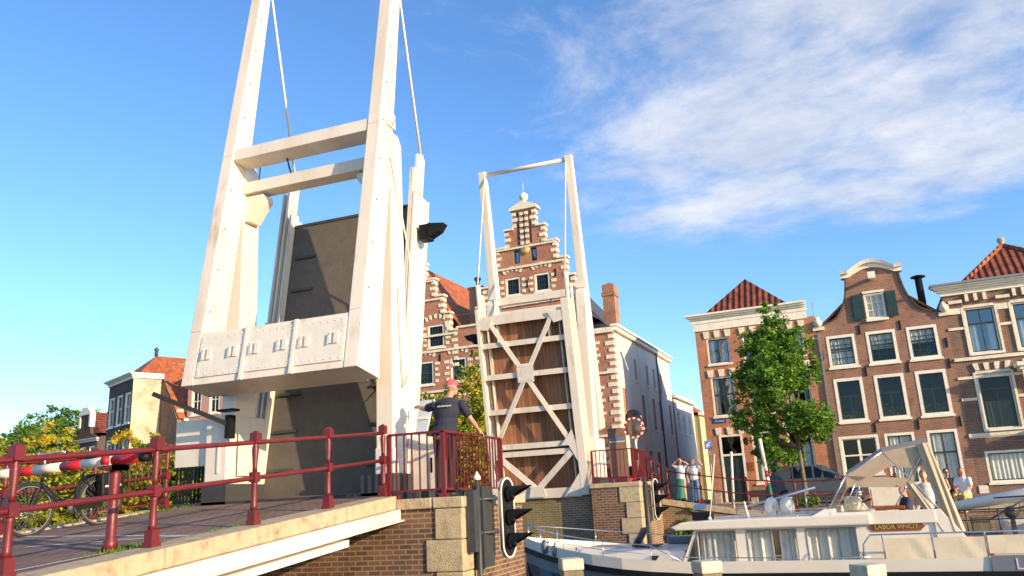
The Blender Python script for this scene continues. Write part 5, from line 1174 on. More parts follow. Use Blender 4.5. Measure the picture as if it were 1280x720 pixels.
# ------------------------------------------------------------ motor cruiser
BW=Matrix.Translation((0,19,0))@Matrix.Rotation(R_(-5),4,'Z')     # boat axes, z = world z
boat=thing('motor_cruiser','white motor cruiser with beige cockpit canopy and curtained cabin windows in the foreground','boat',BW@Vector((-.5,1.8,WATER)),R_(-5))
def bb(): m=MB(); m.T=BW; return m
CY=1.8
def hullpt(t):
    """half beam and sheer height along the boat"""
    f=(t+8.0)/3.8; hb=1.8*(1-(1-min(1,f))**2.2) if f<1 else 1.8
    hb=max(hb,.03); z=-1.72+.55*max(0,(-3.0-t)/5.0)**1.5
    return hb,z
ts=[-8.0,-7.8,-7.4,-6.9,-6.3,-5.5,-4.7,-4.0,-3,-2,0,2,4,6,7.5]
def strip(m,z0f,z1f,o0,o1,mi=0,both=True):
    for a,b in zip(ts,ts[1:]):
        ha,za=hullpt(a);hb_,zb=hullpt(b)
        for s in (-1,1): m.add([(a,CY+s*(ha+o0),z0f(za)),(b,CY+s*(hb_+o0),z0f(zb)),(b,CY+s*(hb_+o1),z1f(zb)),(a,CY+s*(ha+o1),z1f(za))],[(0,1,2,3)],mi,True)
m=bb()
strip(m,lambda z:WATER-.4,lambda z:WATER+.25,-.35,-.12,2); strip(m,lambda z:WATER+.25,lambda z:z-.52,-.12,-.04,2); strip(m,lambda z:z-.52,lambda z:z-.24,-.04,0,1); strip(m,lambda z:z-.16,lambda z:z+.12,.0,.02,0)
a=7.5; m.quad([(a,0,WATER-.4),(a,3.6,WATER-.4),(a,3.6,-1.6),(a,0,-1.6)],0); hl=m.build('hull',['gel','hullgrey','navy'],boat)
m=bb()
for a,b in zip(ts,ts[1:]):
    ha,za=hullpt(a);h2,zb=hullpt(b)
    for s in (-1,1): m.hexa([(a,CY+s*ha,za-.26),(a,CY+s*(ha+.06),za-.26),(a,CY+s*(ha+.06),za-.13),(a,CY+s*ha,za-.13)],[(b,CY+s*h2,zb-.26),(b,CY+s*(h2+.06),zb-.26),(b,CY+s*(h2+.06),zb-.13),(b,CY+s*h2,zb-.13)])
m.build('rubbing_strake','black',boat)
m=bb()
for a,b in zip(ts,ts[1:]):
    ha,za=hullpt(a);h2,zb=hullpt(b); m.add([(a,CY-ha,za+.02),(b,CY-h2,zb+.02),(b,CY+h2,zb+.02),(a,CY+ha,za+.02)],[(0,1,2,3)],0,True)
m.build('deck','gel',boat)
m=bb(); 
m.hexa([(-6.3,1.0,-1.5),(-3.3,.45,-1.72),(-3.3,3.15,-1.72),(-6.3,2.6,-1.5)],[(-6.1,1.1,-1.33),(-3.3,.5,-1.38),(-3.3,3.1,-1.38),(-6.1,2.5,-1.33)])
fc=m.build('foredeck_cabin','gel',boat,bevel=.04)
m=bb()
for x in (-5.6,-4.0): m.box(x-.16,x+.16,.6+(-.0 if x>-5 else .22),.64+(.0 if x>-5 else .22),-1.62,-1.50)
m.build('porthole','glassd',fc)
m=bb(); m.hexa([(-4.85,1.3,-1.33),(-4.80,1.3,-1.33),(-4.8,1.9,-1.33),(-4.85,1.9,-1.33)],[(-4.55,1.3,-.88),(-4.5,1.3,-.89),(-4.5,1.9,-.89),(-4.55,1.9,-.88)]); m.box(-4.8,-4.2,1.3,1.9,-1.335,-1.31); m.build('open_hatch','dark',fc)
m=bb(); m.box(-4.3,-3.2,2.6,3.2,-1.36,-1.18); m.build('deck_locker','hullgrey',boat,bevel=.04)
# superstructure sides with window openings (near side y=.42)
ZR=-.90
def cside(y,s):
    m=bb(); hs=[(-2.95,-2.1,-1.76,-1.0),(-1.81,-.78,-1.78,-1.0),(-.53,.45,-1.72,-1.0)]
    wall(m,[(-3.0,ZR),(2.2,ZR)],hs,v=y,th=.05*s,base=-1.80); m.add([(-3.42,y,-1.80),(-3.0,y,-1.80),(-3.0,y,ZR)],[(0,1,2)]); return m,hs
for s,y in ((1,.42),(-1,3.18)):
    m,hs=cside(y,s); side=m.build('cabin_side','gel',boat)
    for i,h in enumerate(hs):
        m=bb(); a,b,c,d=h; yy=y-.012*s; w=.035
        m.box(a-w,a+.0,yy,yy+.03*s,c-w,d+w);m.box(b,b+w,yy,yy+.03*s,c-w,d+w);m.box(a,b,yy,yy+.03*s,d,d+w);m.box(a,b,yy,yy+.03*s,c-w,c)
        if i==1: m.box((a+b)/2-.01,(a+b)/2+.015,yy+.004*s,yy+.03*s,c,d)
        wf=m.build('window_frame','grey',side,bevel=.015)
        m=bb(); m.quad([(a,y+.02*s,c),(b,y+.02*s,c),(b,y+.02*s,d),(a,y+.02*s,d)]); m.build('cabin_window','glass',wf)
        m=bb()
        for x0,x1 in (((0,1),) if i!=1 else ((0,.52),(.66,1))): wavy(m,a+(b-a)*x0,a+(b-a)*x1,y+.14*s,c,d,amp=.045,k=46)
        m.build('window_curtain','curtain',side)
m=bb(); m.quad([(-3.27,.405,-1.70),(-2.99,.405,-1.70),(-2.99,.405,-1.04)]); m.build('quarter_window','glassd',boat)
m=bb(); m.quad([(-3.42,.42,-1.8),(-3.42,3.18,-1.8),(-3.0,3.18,ZR),(-3.0,.42,ZR)]); m.box(2.15,2.2,.47,3.13,-1.8,ZR); m.build('cabin_front','gel',boat)
m=bb()
for k in range(3): y0=.55+.87*k; m.quad([(-3.36,y0,-1.68),(-3.36,y0+.76,-1.68),(-3.08,y0+.76,-1.02),(-3.08,y0,-1.02)])
o=m.build('windscreen','glassd',boat)
o.location=(BW.to_3x3()@Vector((-.02,0,.01)))*0+Vector((-.02,0,.006))
m=bb(); prof=[(-3.42,-.93),(-3.55,-.86),(-3.3,-.76),(-2.7,-.73),(.8,-.70),(.8,-.93)]
m.prism([(x,z) for x,z in prof],.28,3.32,0,'xz'); m.build('cabin_roof','gel',boat,bevel=.03)
m=bb(); m.box(.0,2.05,.36,.44,-.93,-.66); m.box(.0,2.05,3.16,3.24,-.93,-.66); m.hexa([(2.0,.38,-1.75),(2.9,.38,-1.75),(2.9,.44,-1.75),(2.0,.44,-1.75)],[(2.0,.38,-.66),(2.15,.38,-.66),(2.15,.44,-.66),(2.0,.44,-.66)]); m.hexa([(-.4,.36,-.72),(.1,.36,-.72),(.1,3.2,-.72),(-.4,3.2,-.72)],[(-.12,.40,-.58),(.1,.40,-.58),(.1,3.2,-.58),(-.12,3.2,-.58)]); m.build('cockpit_coaming','gel',boat,bevel=.015)
m=bb(); m.box(.1,7.3,.5,3.1,-1.7,-1.62); m.build('cockpit_floor','gel',boat)
m=bb(); m.prism([(.72,-.99),(.80,-.90),(1.72,-.90),(1.82,-.99),(1.72,-1.08),(.80,-1.08)],.405,.42,0,'xz'); sg=m.build('name_board','varn',boat)
text('board_lettering','LABOR VINCIT',.135,BW@Vector((1.27,.395,-.99)),(math.cos(R_(-5)),math.sin(R_(-5)),0),'gold',sg,.95)
# canopy
m=bb(); W_=lambda *p: [Vector(q) for q in p]
def strapq(m,a,b,w,y0=None,mi=0,t=.012):
    a=Vector(a);b=Vector(b); m.beam(a,b,w,t,mi,(0,1,0)); return m
n0,f0=.5,3.1
A=lambda y:(-.02,y,-.60); B=lambda y:(.42,y,.10); C=lambda y:(1.22,y,.56); Dp=lambda y:(2.13,y,.70); K=lambda y:(1.62,y,-.14); L_=lambda y:(2.62,y,-.95)
def sheet(m,P,Q,n=8,sag=.0,mi=0):
    """canvas between two polylines P (near) and Q (far)"""
    for i in range(len(P)-1):
        for k in range(n):
            f0_,f1=k/n,(k+1)/n; q=[]
            for (p,f) in ((i,f0_),(i+1,f0_),(i+1,f1),(i,f1)):
                v=Vector(P[p]).lerp(Vector(Q[p]),f); v.z-=sag*math.sin(math.pi*f)*-1; q.append(v)
            m.add(q,[(0,1,2,3)],mi,True)
m=bb(); sheet(m,[B(n0),C(n0),Dp(n0)],[B(f0),C(f0),Dp(f0)],8,.14); m.build('canopy_roof','canvasd',boat)
m=bb()
for y,s in ((n0-.01,-1),(f0+.01,1)):
    def tr(*pts): m.add([Vector(p) for p in pts],[tuple(range(len(pts)))])
    up=lambda P,d:(P[0],y,P[2]+d)
    b,c,d,k=B(y),C(y),Dp(y),K(y)
    tr(b,(b[0]+.25,y,b[2]-.14),(c[0]+.02,y,c[2]-.30),c)                      # front side strip
    tr(c,(c[0]+.02,y,c[2]-.30),(1.95,y,.22),(2.02,y,.5),d)                   # upper skirt
    tr((b[0],y,b[2]),(k[0],y,k[2]+.13),(k[0]+.02,y,k[2]-.06),(b[0]+.0,y,b[2]-.24))  # horizontal strip to the knee
    tr(d,(d[0]-.25,y,d[2]-.3),(k[0]-.03,y,k[2]),(k[0]+.10,y,k[2]))             # rear bow sleeve down to the knee
m.build('canopy_side','canvas',boat)
m=bb()
for y in (n0-.02,):
    k=K(y); 
    for (s0,s1,e0,e1) in (((k[0]-.04,k[2]+.04),(k[0]+.12,k[2]-.02),(2.05,-1.12),(2.3,-1.12)),((Dp(y)[0]-.22,Dp(y)[2]-.03),(Dp(y)[0]+.03,Dp(y)[2]),(2.22,-1.12),(2.55,-1.12))):
        nu_,nv=18,12; G=[]
        for a in range(nv+1):
            for b_ in range(nu_+1):
                f=a/nv; g_=b_/nu_; P0=(s0[0]+(e0[0]-s0[0])*f,s0[1]+(e0[1]-s0[1])*f); P1=(s1[0]+(e1[0]-s1[0])*f,s1[1]+(e1[1]-s1[1])*f)
                G.append((P0[0]+(P1[0]-P0[0])*g_,y-.035-.03*math.sin(g_*15+f*2)*(.3+.7*f)-.05*math.sin(math.pi*g_),P0[1]+(P1[1]-P0[1])*g_))
        m.add(G,[(a*(nu_+1)+b_,a*(nu_+1)+b_+1,(a+1)*(nu_+1)+b_+1,(a+1)*(nu_+1)+b_) for a in range(nv) for b_ in range(nu_)],0,True)
m.build('rear_curtain','canvas',boat)
m=bb()
for y in (n0,f0):
    m.tube([A(y),B(y)],.016,8); m.tube([B(y),C(y)],.014,8); m.tube([C(y),(1.75,y,-.1),(2.1,y,-.66)],.014,8); m.tube([Dp(y),K(y)],.014,8); m.tube([(1.3,y,-.6),K(y)],.014,8); m.tube([(.3,y,-.62),(.62,y,-.02)],.014,8)
for P in (B,C,Dp): m.tube([P(n0),P(f0)],.014,8)
m.tube([A(n0),A(f0)],.02,8); m.build('canopy_frame','steel',boat)
m=bb(); m.quad([A(n0),B(n0),B(f0),A(f0)]); m.add([A(n0-.005),B(n0-.005),(.5,n0-.005,-.6)],[(0,1,2)]); m.build('clear_window','vinyl',boat)
# instruments
m=bb(); m.hexa([(.25,1.0,-.66),(.7,1.0,-.66),(.7,2.2,-.66),(.25,2.2,-.66)],[(.3,1.0,-.35),(.55,1.0,-.38),(.55,2.2,-.38),(.3,2.2,-.35)]); m.build('dashboard','gel',boat,bevel=.02)
m=bb(); m.lathe(BW.inverted()@(BW@Vector((.85,1.3,-.42))),[(.20,-.012),(.225,0),(.20,.012)],20,axis='x'); m.tube([(.6,1.3,-.5),(.85,1.3,-.42)],.025,6); m.build('steering_wheel','varn',boat)
m=bb(); m.box(.75,1.5,2.9,3.05,-.62,-.15); m.build('side_screen','white_cotton',boat); m=bb(); m.box(.9,1.5,.9,1.5,-.66,-.58); m.box(2.5,3.0,.7,2.9,-1.62,-1.35); m.build('bench','varn',boat,bevel=.02)
m=bb(); m.box(1.3,1.8,1.05,1.55,-1.62,-1.1); m.build('helm_seat','canvasd',boat,bevel=.03)
m=bb(); m.ball((.5,.9,-.5),(.16,.12,.16)); m.build('cushion','cloth',boat)
# roof gear
m=bb(); m.box(-3.15,-2.72,.9,1.35,-.74,-.55); m.build('black_box','black',boat,bevel=.01)
m=bb(); m.hexa([(-3.15,1.0,-.5),(-2.85,1.0,-.5),(-2.85,1.3,-.38),(-3.15,1.3,-.38)],[(-3.15,1.0,-.49),(-2.85,1.0,-.49),(-2.85,1.3,-.37),(-3.15,1.3,-.37)]); m.tube([(-3.0,1.15,-.55),(-3.0,1.15,-.44)],.015,6); m.build('solar_panel','steel',boat)
m=bb(); m.tube([(-2.7,.75,-.72),(-2.42,.78,.78)],[.016,.010],8); m.lathe((-2.7,.75,-.72),[(.05,0),(.03,.06)],8); m.build('antenna','gel',boat)
m=bb(); m.tube([(-1.78,.6,-.72),(-1.84,.62,-.34)],[.035,.02],8); m.build('short_mast_stub','gel',boat)
m=bb(); m.tube([(-2.3,1.9,-.55),(-.35,1.7,-.12)],[.02,.035],8); m.tube([(-1.2,1.8,-.72),(-1.2,1.8,-.33)],.015,6); m.tube([(-.6,1.75,-.72),(-.6,1.75,-.2)],.015,6); m.build('lowered_mast','steel',boat)
for k,x in enumerate((-1.32,-.97)):
    m=bb(); pts=[(x+.065*math.cos(a),1.2+.09*math.cos(a),-.52+.14*math.sin(a)) for a in [math.pi*(-.25+1.5*i/10) for i in range(11)]]; m.tube(pts,[.085+.015*math.sin(math.pi*i/10) for i in range(11)],10); m.box(x-.08,x+.08,1.13,1.27,-.72,-.55); m.build('lifebuoy','gel',boat)
m=bb(); m.tube([(-2.5,.5,-.70),(.2,.5,-.67)],.012,6); m.tube([(-2.5,3.1,-.66),(.0,3.1,-.63)],.012,6); 
for x in (-2.5,-1.6,-.7,.2): m.tube([(x,.5,-.74),(x,.5,-.67)],.01,6)
m.build('roof_handrail','steel',boat)
# rails
m=bb(); P=[]
for t in (-7.9,-7.3,-6.4,-5.2,-4.0,-3.3): hb,z=hullpt(t); P.append((t,CY-hb+.08,z+.44 if t<-3.9 else z+.12)); 
for p in P: m.tube([(p[0],p[1],hullpt(p[0])[1]),p],.012,6)
m.tube(P,.014,6); m.tube([(p[0],p[1],p[2]-.2) for p in P[:-1]],.008,5)
P2=[(p[0],2*CY-p[1],p[2]) for p in P]; m.tube(P2,.014,6)
for p in P2: m.tube([(p[0],p[1],hullpt(p[0])[1]),p],.012,6)
m.tube([P[0],(-8.0,CY,P[0][2]),P2[0]],.014,6); m.tube([(-3.3,.06,-1.5),(-1.2,.06,-1.55),(-1.05,.06,-1.62),(-1.0,.06,-1.75)],.014,6); m.tube([(-2.3,.06,-1.55),(-2.3,.06,-1.75)],.012,6); m.tube([(-.05,.06,-1.75),(-.05,.06,-1.58),(.1,.06,-1.56),(.7,.06,-1.56)],.014,6); m.build('bow_rail','steel',boat)
m=bb(); m.tube([(.55,.02,-1.75),(.6,.02,-1.3),(.75,.02,-1.12),(7.2,.02,-1.10)],.016,8)
for x in (.98,1.9,2.84,4.2,5.6): m.tube([(x,.02,-1.75),(x,.02,-1.11)],.014,6)
m.build('aft_rail','steel',boat)
m=bb()
def clothp(x0,x1,z0,z1,y):
    nx,nz=14,6
    for i in range(nx):
        for j in range(nz):
            q=[]
            for (a,b) in ((i,j),(i+1,j),(i+1,j+1),(i,j+1)):
                x=x0+(x1-x0)*a/nx; z=z0+(z1-z0)*b/nz; d=abs((a/nx)*2-1); q.append((x,y+.004*math.sin((x+z)*9+3*d),z))
            m.add(q,[(0,1,2,3)],0,True)
clothp(1.0,1.88,-1.64,-1.20,-.01); clothp(1.92,2.82,-1.64,-1.20,-.01); clothp(2.87,7.0,-1.52,-1.18,-.01); m.build('weather_cloth','cloth',boat)
m=bb(); m.box(2.87,7.3,-.055,-.02,-1.92,-1.56); gp=m.build('grey_name_panel','hullgrey',boat)
text('hull_lettering','LI',.30,BW@Vector((3.38,-.06,-1.73)),(math.cos(R_(-5)),math.sin(R_(-5)),0),flat('pink_white',(.8,.55,.65)),gp,1.1)
m=bb()
for t in (-7.0,-6.75,-6.0): m.tube([(t,CY-hullpt(t)[0]+.12,hullpt(t)[1]),(t,CY-hullpt(t)[0]+.12,hullpt(t)[1]+.2)],.03,8)
m.lathe((-5.2,2.9,-1.5),[(.1,0),(.12,.15),(.08,.3)],8); m.build('bollards','steel',boat)
m=bb(); m.ball((-7.05,CY-.9,-1.25),(.1,.08,.18)); m.ball((-6.7,CY-1.1,-1.35),(.08,.06,.14)); m.build('fenders','hullgrey',boat)
# people on board
def onb(lab,t,y,z,rz,pose,c,**k): return person(lab,BW@Vector((t,y,z)),rz,pose,c,group='people aboard the cruiser',vox=.018,**k)
onb('pink faced person in printed white T-shirt standing under the cruiser canopy',1.97,1.9,-1.60,R_(165),dict(look=.2),dict(shirt='white_cotton',trousers='dark_blue',hair='grey_hair'),H=1.75)
ps=dict(seat); ps['look']=.5
onb('brown haired person in dark blue sitting at the cruiser wheel',1.55,1.3,-1.45,R_(100),ps,dict(shirt='dark_blue',trousers='dark_blue',hair='brown_hair',hairlen=.05),H=1.75)
# ------------------------------------------------------------ sailing barge behind
GB=Matrix.Translation((0,23.6,0))@Matrix.Rotation(R_(-4),4,'Z')
barge=thing('sailing_barge','dark sailing barge with a white lowered mast and cluttered deck behind the cruiser','boat',GB@Vector((6.5,1.2,WATER)),R_(-4))
def gb(): m=MB(); m.T=GB; return m
m=gb(); S=[(2.3,.15,-1.35),(2.8,.8,-1.45),(3.8,1.3,-1.55),(6,1.5,-1.6),(10,1.5,-1.6),(13,1.2,-1.4)]
for (a,ha,za),(b,h2,zb) in zip(S,S[1:]):
    for s in (-1,1): m.add([(a,1.2+s*ha*.8,WATER-.3),(b,1.2+s*h2*.8,WATER-.3),(b,1.2+s*h2,zb),(a,1.2+s*ha,za)],[(0,1,2,3)],0,True)
    m.add([(a,1.2-ha,za-.05),(b,1.2-h2,zb-.05),(b,1.2+h2,zb-.05),(a,1.2+ha,za-.05)],[(0,1,2,3)],1)
m.build('hull',['hullgrey','wood'],barge)
m=gb(); m.tube([(2.0,.9,-.95),(5.2,.6,-.47),(11,.2,.35)],[.11,.16,.19],14); m.build('lowered_mast','gel',barge)
m=gb(); m.box(4.0,6.6,.4,2.0,-1.55,-1.15); m.box(7.2,10.5,.3,2.1,-1.55,-.95); m.build('deck_cabin','white2',barge,bevel=.05)
m=gb()
for x in (3.2,3.9,4.7,5.6,6.4): m.tube([(x,-.1,-1.55),(x,-.1,-.85)],.02,6)
m.tube([(3.0,-.1,-.86),(6.8,-.15,-.84)],.018,6); m.tube([(3.0,-.1,-1.1),(6.8,-.15,-1.08)],.015,6); m.tube([(3.4,.3,-1.3),(5.0,.5,-.45)],.02,6); m.tube([(3.9,.2,-.6),(6.3,.1,-.55)],.02,6); m.tube([(5.6,.3,-1.4),(5.5,.4,-.5)],.03,6); m.build('guard_rail','dark',barge)
rr=random.Random(5)
for k,(x,c,nm) in enumerate(((3.5,'wood','crate'),(4.2,'dark','outboard_motor'),(4.85,'canvas','rope_coil'),(5.4,'varn','hatch'),(6.1,'cloth','fender_bag'))):
    m=gb(); 
    if nm=='rope_coil':
        for j in range(4): m.lathe((x,.0,-1.15+.07*j),[(.14,-.03),(.2,0),(.14,.03)],12)
    elif nm=='outboard_motor': m.ball((x,.05,-.95),(.16,.12,.15)); m.box(x-.05,x+.05,0,.1,-1.5,-.95); m.tube([(x,.05,-.9),(x+.35,.0,-.8)],.02,6)
    else: m.box(x-.2,x+.2,-.05,.25,-1.4,-1.05); m.box(x-.22,x+.22,-.07,.27,-1.05,-1.02)
    m.build(nm,c,barge,bevel=.01)
m=gb(); P=[(.17*math.cos(a),.17*math.sin(a)+.12) for a in [math.pi*k/10 for k in range(11)]]+[(-.17,-.3),(0.02,-.42),(.17,-.3)]; m.prism([(2.72+x,-.95+z) for x,z in P],-.62,-.58,0,'xz'); lb=m.build('leeboard','grey',barge)
m=gb(); m.lathe((2.75,-.625,-.75),[(.03,-.01),(.035,.0)],8,axis='y'); m.tube([(2.65,-.625,-.98),(2.8,-.625,-1.08)],.018,5); m.build('leeboard_fitting','dark',lb)
# ------------------------------------------------------------ mooring posts
for k,(x,z,lab) in enumerate(((-3.36,-.83,'mossy wooden mooring post with bleached top in front of the cruiser bow'),(-1.55,-.90,'mossy wooden mooring post with bleached top in front of the forward cabin window'),(.35,-.98,'mossy wooden mooring post with bleached top below the cruiser name board'))):
    r=thing('mooring_post',lab,'mooring post',(x,11,WATER-.5),R_(28+7*k),'wooden mooring posts in front of the cruiser'); m=MB(); m.T=Matrix.Translation((x,11,0))@Matrix.Rotation(R_(28+7*k),4,'Z')
    m.box(-.14,.14,-.14,.14,WATER-.5,z-.15); m.build('post','wood',r,bevel=.02)
    m=MB(); m.T=Matrix.Translation((x,11,0))@Matrix.Rotation(R_(28+7*k),4,'Z'); m.box(-.15,.15,-.15,.15,z-.15,z); m.build('post_cap','woodtop',r,bevel=.02)
# ------------------------------------------------------------ bicycle
def bicycle(loc,rz):
    r=thing('bicycle','dark bicycle with black rear pannier leaning on the far railing of the approach','bicycle',loc,rz)
    Rw=.35; wb=1.10
    def nb(): return MB()
    for nm,x in (('front_wheel',0),('rear_wheel',wb)):
        m=nb(); m.tube([(x+Rw*math.cos(a),0,Rw+Rw*math.sin(a)) for a in [2*math.pi*k/40 for k in range(41)]],.021,8,cap=False); w=m.build('tyre' if 0 else nm,'tyre',r,local=True)
        m=nb(); m.tube([(x+(Rw-.03)*math.cos(a),0,Rw+(Rw-.03)*math.sin(a)) for a in [2*math.pi*k/40 for k in range(41)]],.010,6,cap=False); m.build('rim','rimgrey',w,local=True)
        m=nb()
        for k in range(28): a=2*math.pi*k/28; m.tube([(x+.02*math.cos(a+1),.02*(-1)**k,Rw+.02*math.sin(a+1)),(x+(Rw-.03)*math.cos(a),0,Rw+(Rw-.03)*math.sin(a))],.0022,4)
        m.build('spokes','rimgrey',w,local=True); m=nb(); m.tube([(x,-.05,Rw),(x,.05,Rw)],.03 if x==0 else .045,10); m.build('hub','steel',w,local=True)
        m=nb(); n=14; a0,a1=(R_(20),R_(165)) if x==0 else (R_(10),R_(200))
        P=[(x+(Rw+.035)*math.cos(a0+(a1-a0)*k/n),0,Rw+(Rw+.035)*math.sin(a0+(a1-a0)*k/n)) for k in range(n+1)]
        for p,q in zip(P,P[1:]): m.beam(p,q,.05,.006,0,(0,1,0)) if False else m.hexa([(p[0],-.028,p[2]),(p[0],.028,p[2]),(p[0],.028,p[2]+.006),(p[0],-.028,p[2]+.006)],[(q[0],-.028,q[2]),(q[0],.028,q[2]),(q[0],.028,q[2]+.006),(q[0],-.028,q[2]+.006)])
        m.build('mudguard','dark',r,local=True)
    bbk=(.62,0,.30); st=(.83,0,.80); hdt=(.22,0,.88); hdb=(.17,0,.68)
    m=nb(); m.tube([hdb,(.4,0,.42),bbk],[.035,.035,.04],10); m.tube([bbk,st],.02,8); m.tube([hdb,hdt],.024,8); m.tube([(.26,0,.62),(.5,0,.42),(.74,0,.55)],.016,8)
    for s in (-1,1): m.tube([(.17,s*.02,.66),(.13,s*.05,.62),(0,s*.055,Rw)],.013,8); m.tube([(wb,s*.06,Rw),bbk],.011,6); m.tube([(wb,s*.06,Rw),(.80,s*.02,.72)],.010,6)
    m.build('frame','black',r,local=True)
    m=nb(); m.tube([hdt,(.22,0,1.08)],.014,8); m.tube([(.45,-.29,1.06),(.30,-.27,1.12),(.22,-.12,1.10),(.2,0,1.10),(.22,.12,1.10),(.30,.27,1.12),(.45,.29,1.06)],.012,8); m.build('handlebar','steel',r,local=True)
    m=nb(); 
    for s in (-1,1): m.tube([(.34,s*.277,1.105),(.46,s*.29,1.06)],.018,8)
    m.build('grips','black',r,local=True)
    m=nb(); m.tube([st,(.86,0,.98)],.013,8); m.build('seat_post','steel',r,local=True)
    m=nb(); m.ball((.92,0,1.02),(.10,.09,.035)); m.ball((.80,0,1.02),(.12,.04,.025)); m.build('saddle','black',r,local=True)
    m=nb(); m.ball((.10,0,.86),(.05,.045,.05)); m.lathe((.06,0,.86),[(.045,-.02),(.04,.0)],10,axis='x'); m.build('front_light','steel',r,local=True)
    m=nb(); m.box(.95,1.38,-.06,.06,.745,.76); m.tube([(1.32,-.05,.75),(wb,-.07,Rw)],.007,5); m.tube([(1.32,.05,.75),(wb,.07,Rw)],.007,5); m.build('luggage_rack','black',r,local=True)
    for s in (-1,1): m=nb(); m.box(.98,1.36,s*.075,s*.20,.42,.76); pn=m.build('pannier','black',r,local=True,bevel=.03)
    m=nb(); m.box(1.03,1.3,-.203,-.2006,.55,.575); m.build('reflective_strip','white2',pn,local=True)
    m=nb(); m.lathe((.62,-.05,.30),[(.09,-.004),(.09,.004)],16,axis='y'); m.tube([(.62,-.07,.30),(.70,-.075,.16)],.01,6); m.tube([(.62,.07,.30),(.54,.075,.44)],.01,6); m.box(.66,.75,-.14,-.07,.145,.17); m.box(.49,.58,.07,.14,.43,.455); m.build('crank_set','dark',r,local=True)
    m=nb(); m.box(.62,1.1,-.055,-.045,.27,.43); m.build('chain_guard','black',r,local=True)
    m=nb(); m.tube([(.98,.05,.1),(.9,.12,.02)],.012,6); m.tube([(.95,0,.33),(.98,.05,.1)],.012,6); m.build('kickstand','steel',r,local=True)
    return r
bk=bicycle((-10.35,8.43,dz(8.43)),R_(86)); bk.rotation_euler=(R_(0),R_(-5),R_(84))
# ------------------------------------------------------------ control desk beside the man
r=thing('control_cabinet','white bridge control cabinet with raised lid at the left hand of the man','cabinet',(-6.47,12.95,.07))
m=MB(); m.box(-6.76,-6.2,12.75,13.25,.07,1.0); m.hexa([(-6.76,12.75,1.0),(-6.2,12.75,1.0),(-6.2,13.25,1.0),(-6.76,13.25,1.0)],[(-6.76,12.85,1.18),(-6.2,12.85,1.1),(-6.2,13.25,1.1),(-6.76,13.25,1.18)]); m.build('cabinet_body','white2',r,bevel=.02)
m=MB(); m.box(-6.3,-6.27,12.73,12.748,.5,.75); m.build('handle','black',r)
m=MB(); m.hexa([(-6.72,12.95,1.1),(-6.5,12.95,1.1),(-6.5,13.0,1.1),(-6.72,13.0,1.1)],[(-6.66,13.1,1.80),(-6.38,13.1,1.80),(-6.38,13.15,1.80),(-6.66,13.15,1.80)]); m.build('raised_lid',flat('pale_blue_enamel',(.45,.52,.62),.35),r,bevel=.01)
m=MB(); m.tube([(-6.38,13.1,1.80),(-6.2,12.95,1.1)],.02,8); m.box(-6.66,-6.46,13.0,13.06,1.45,1.50); m.build('lid_stay','white2',r)
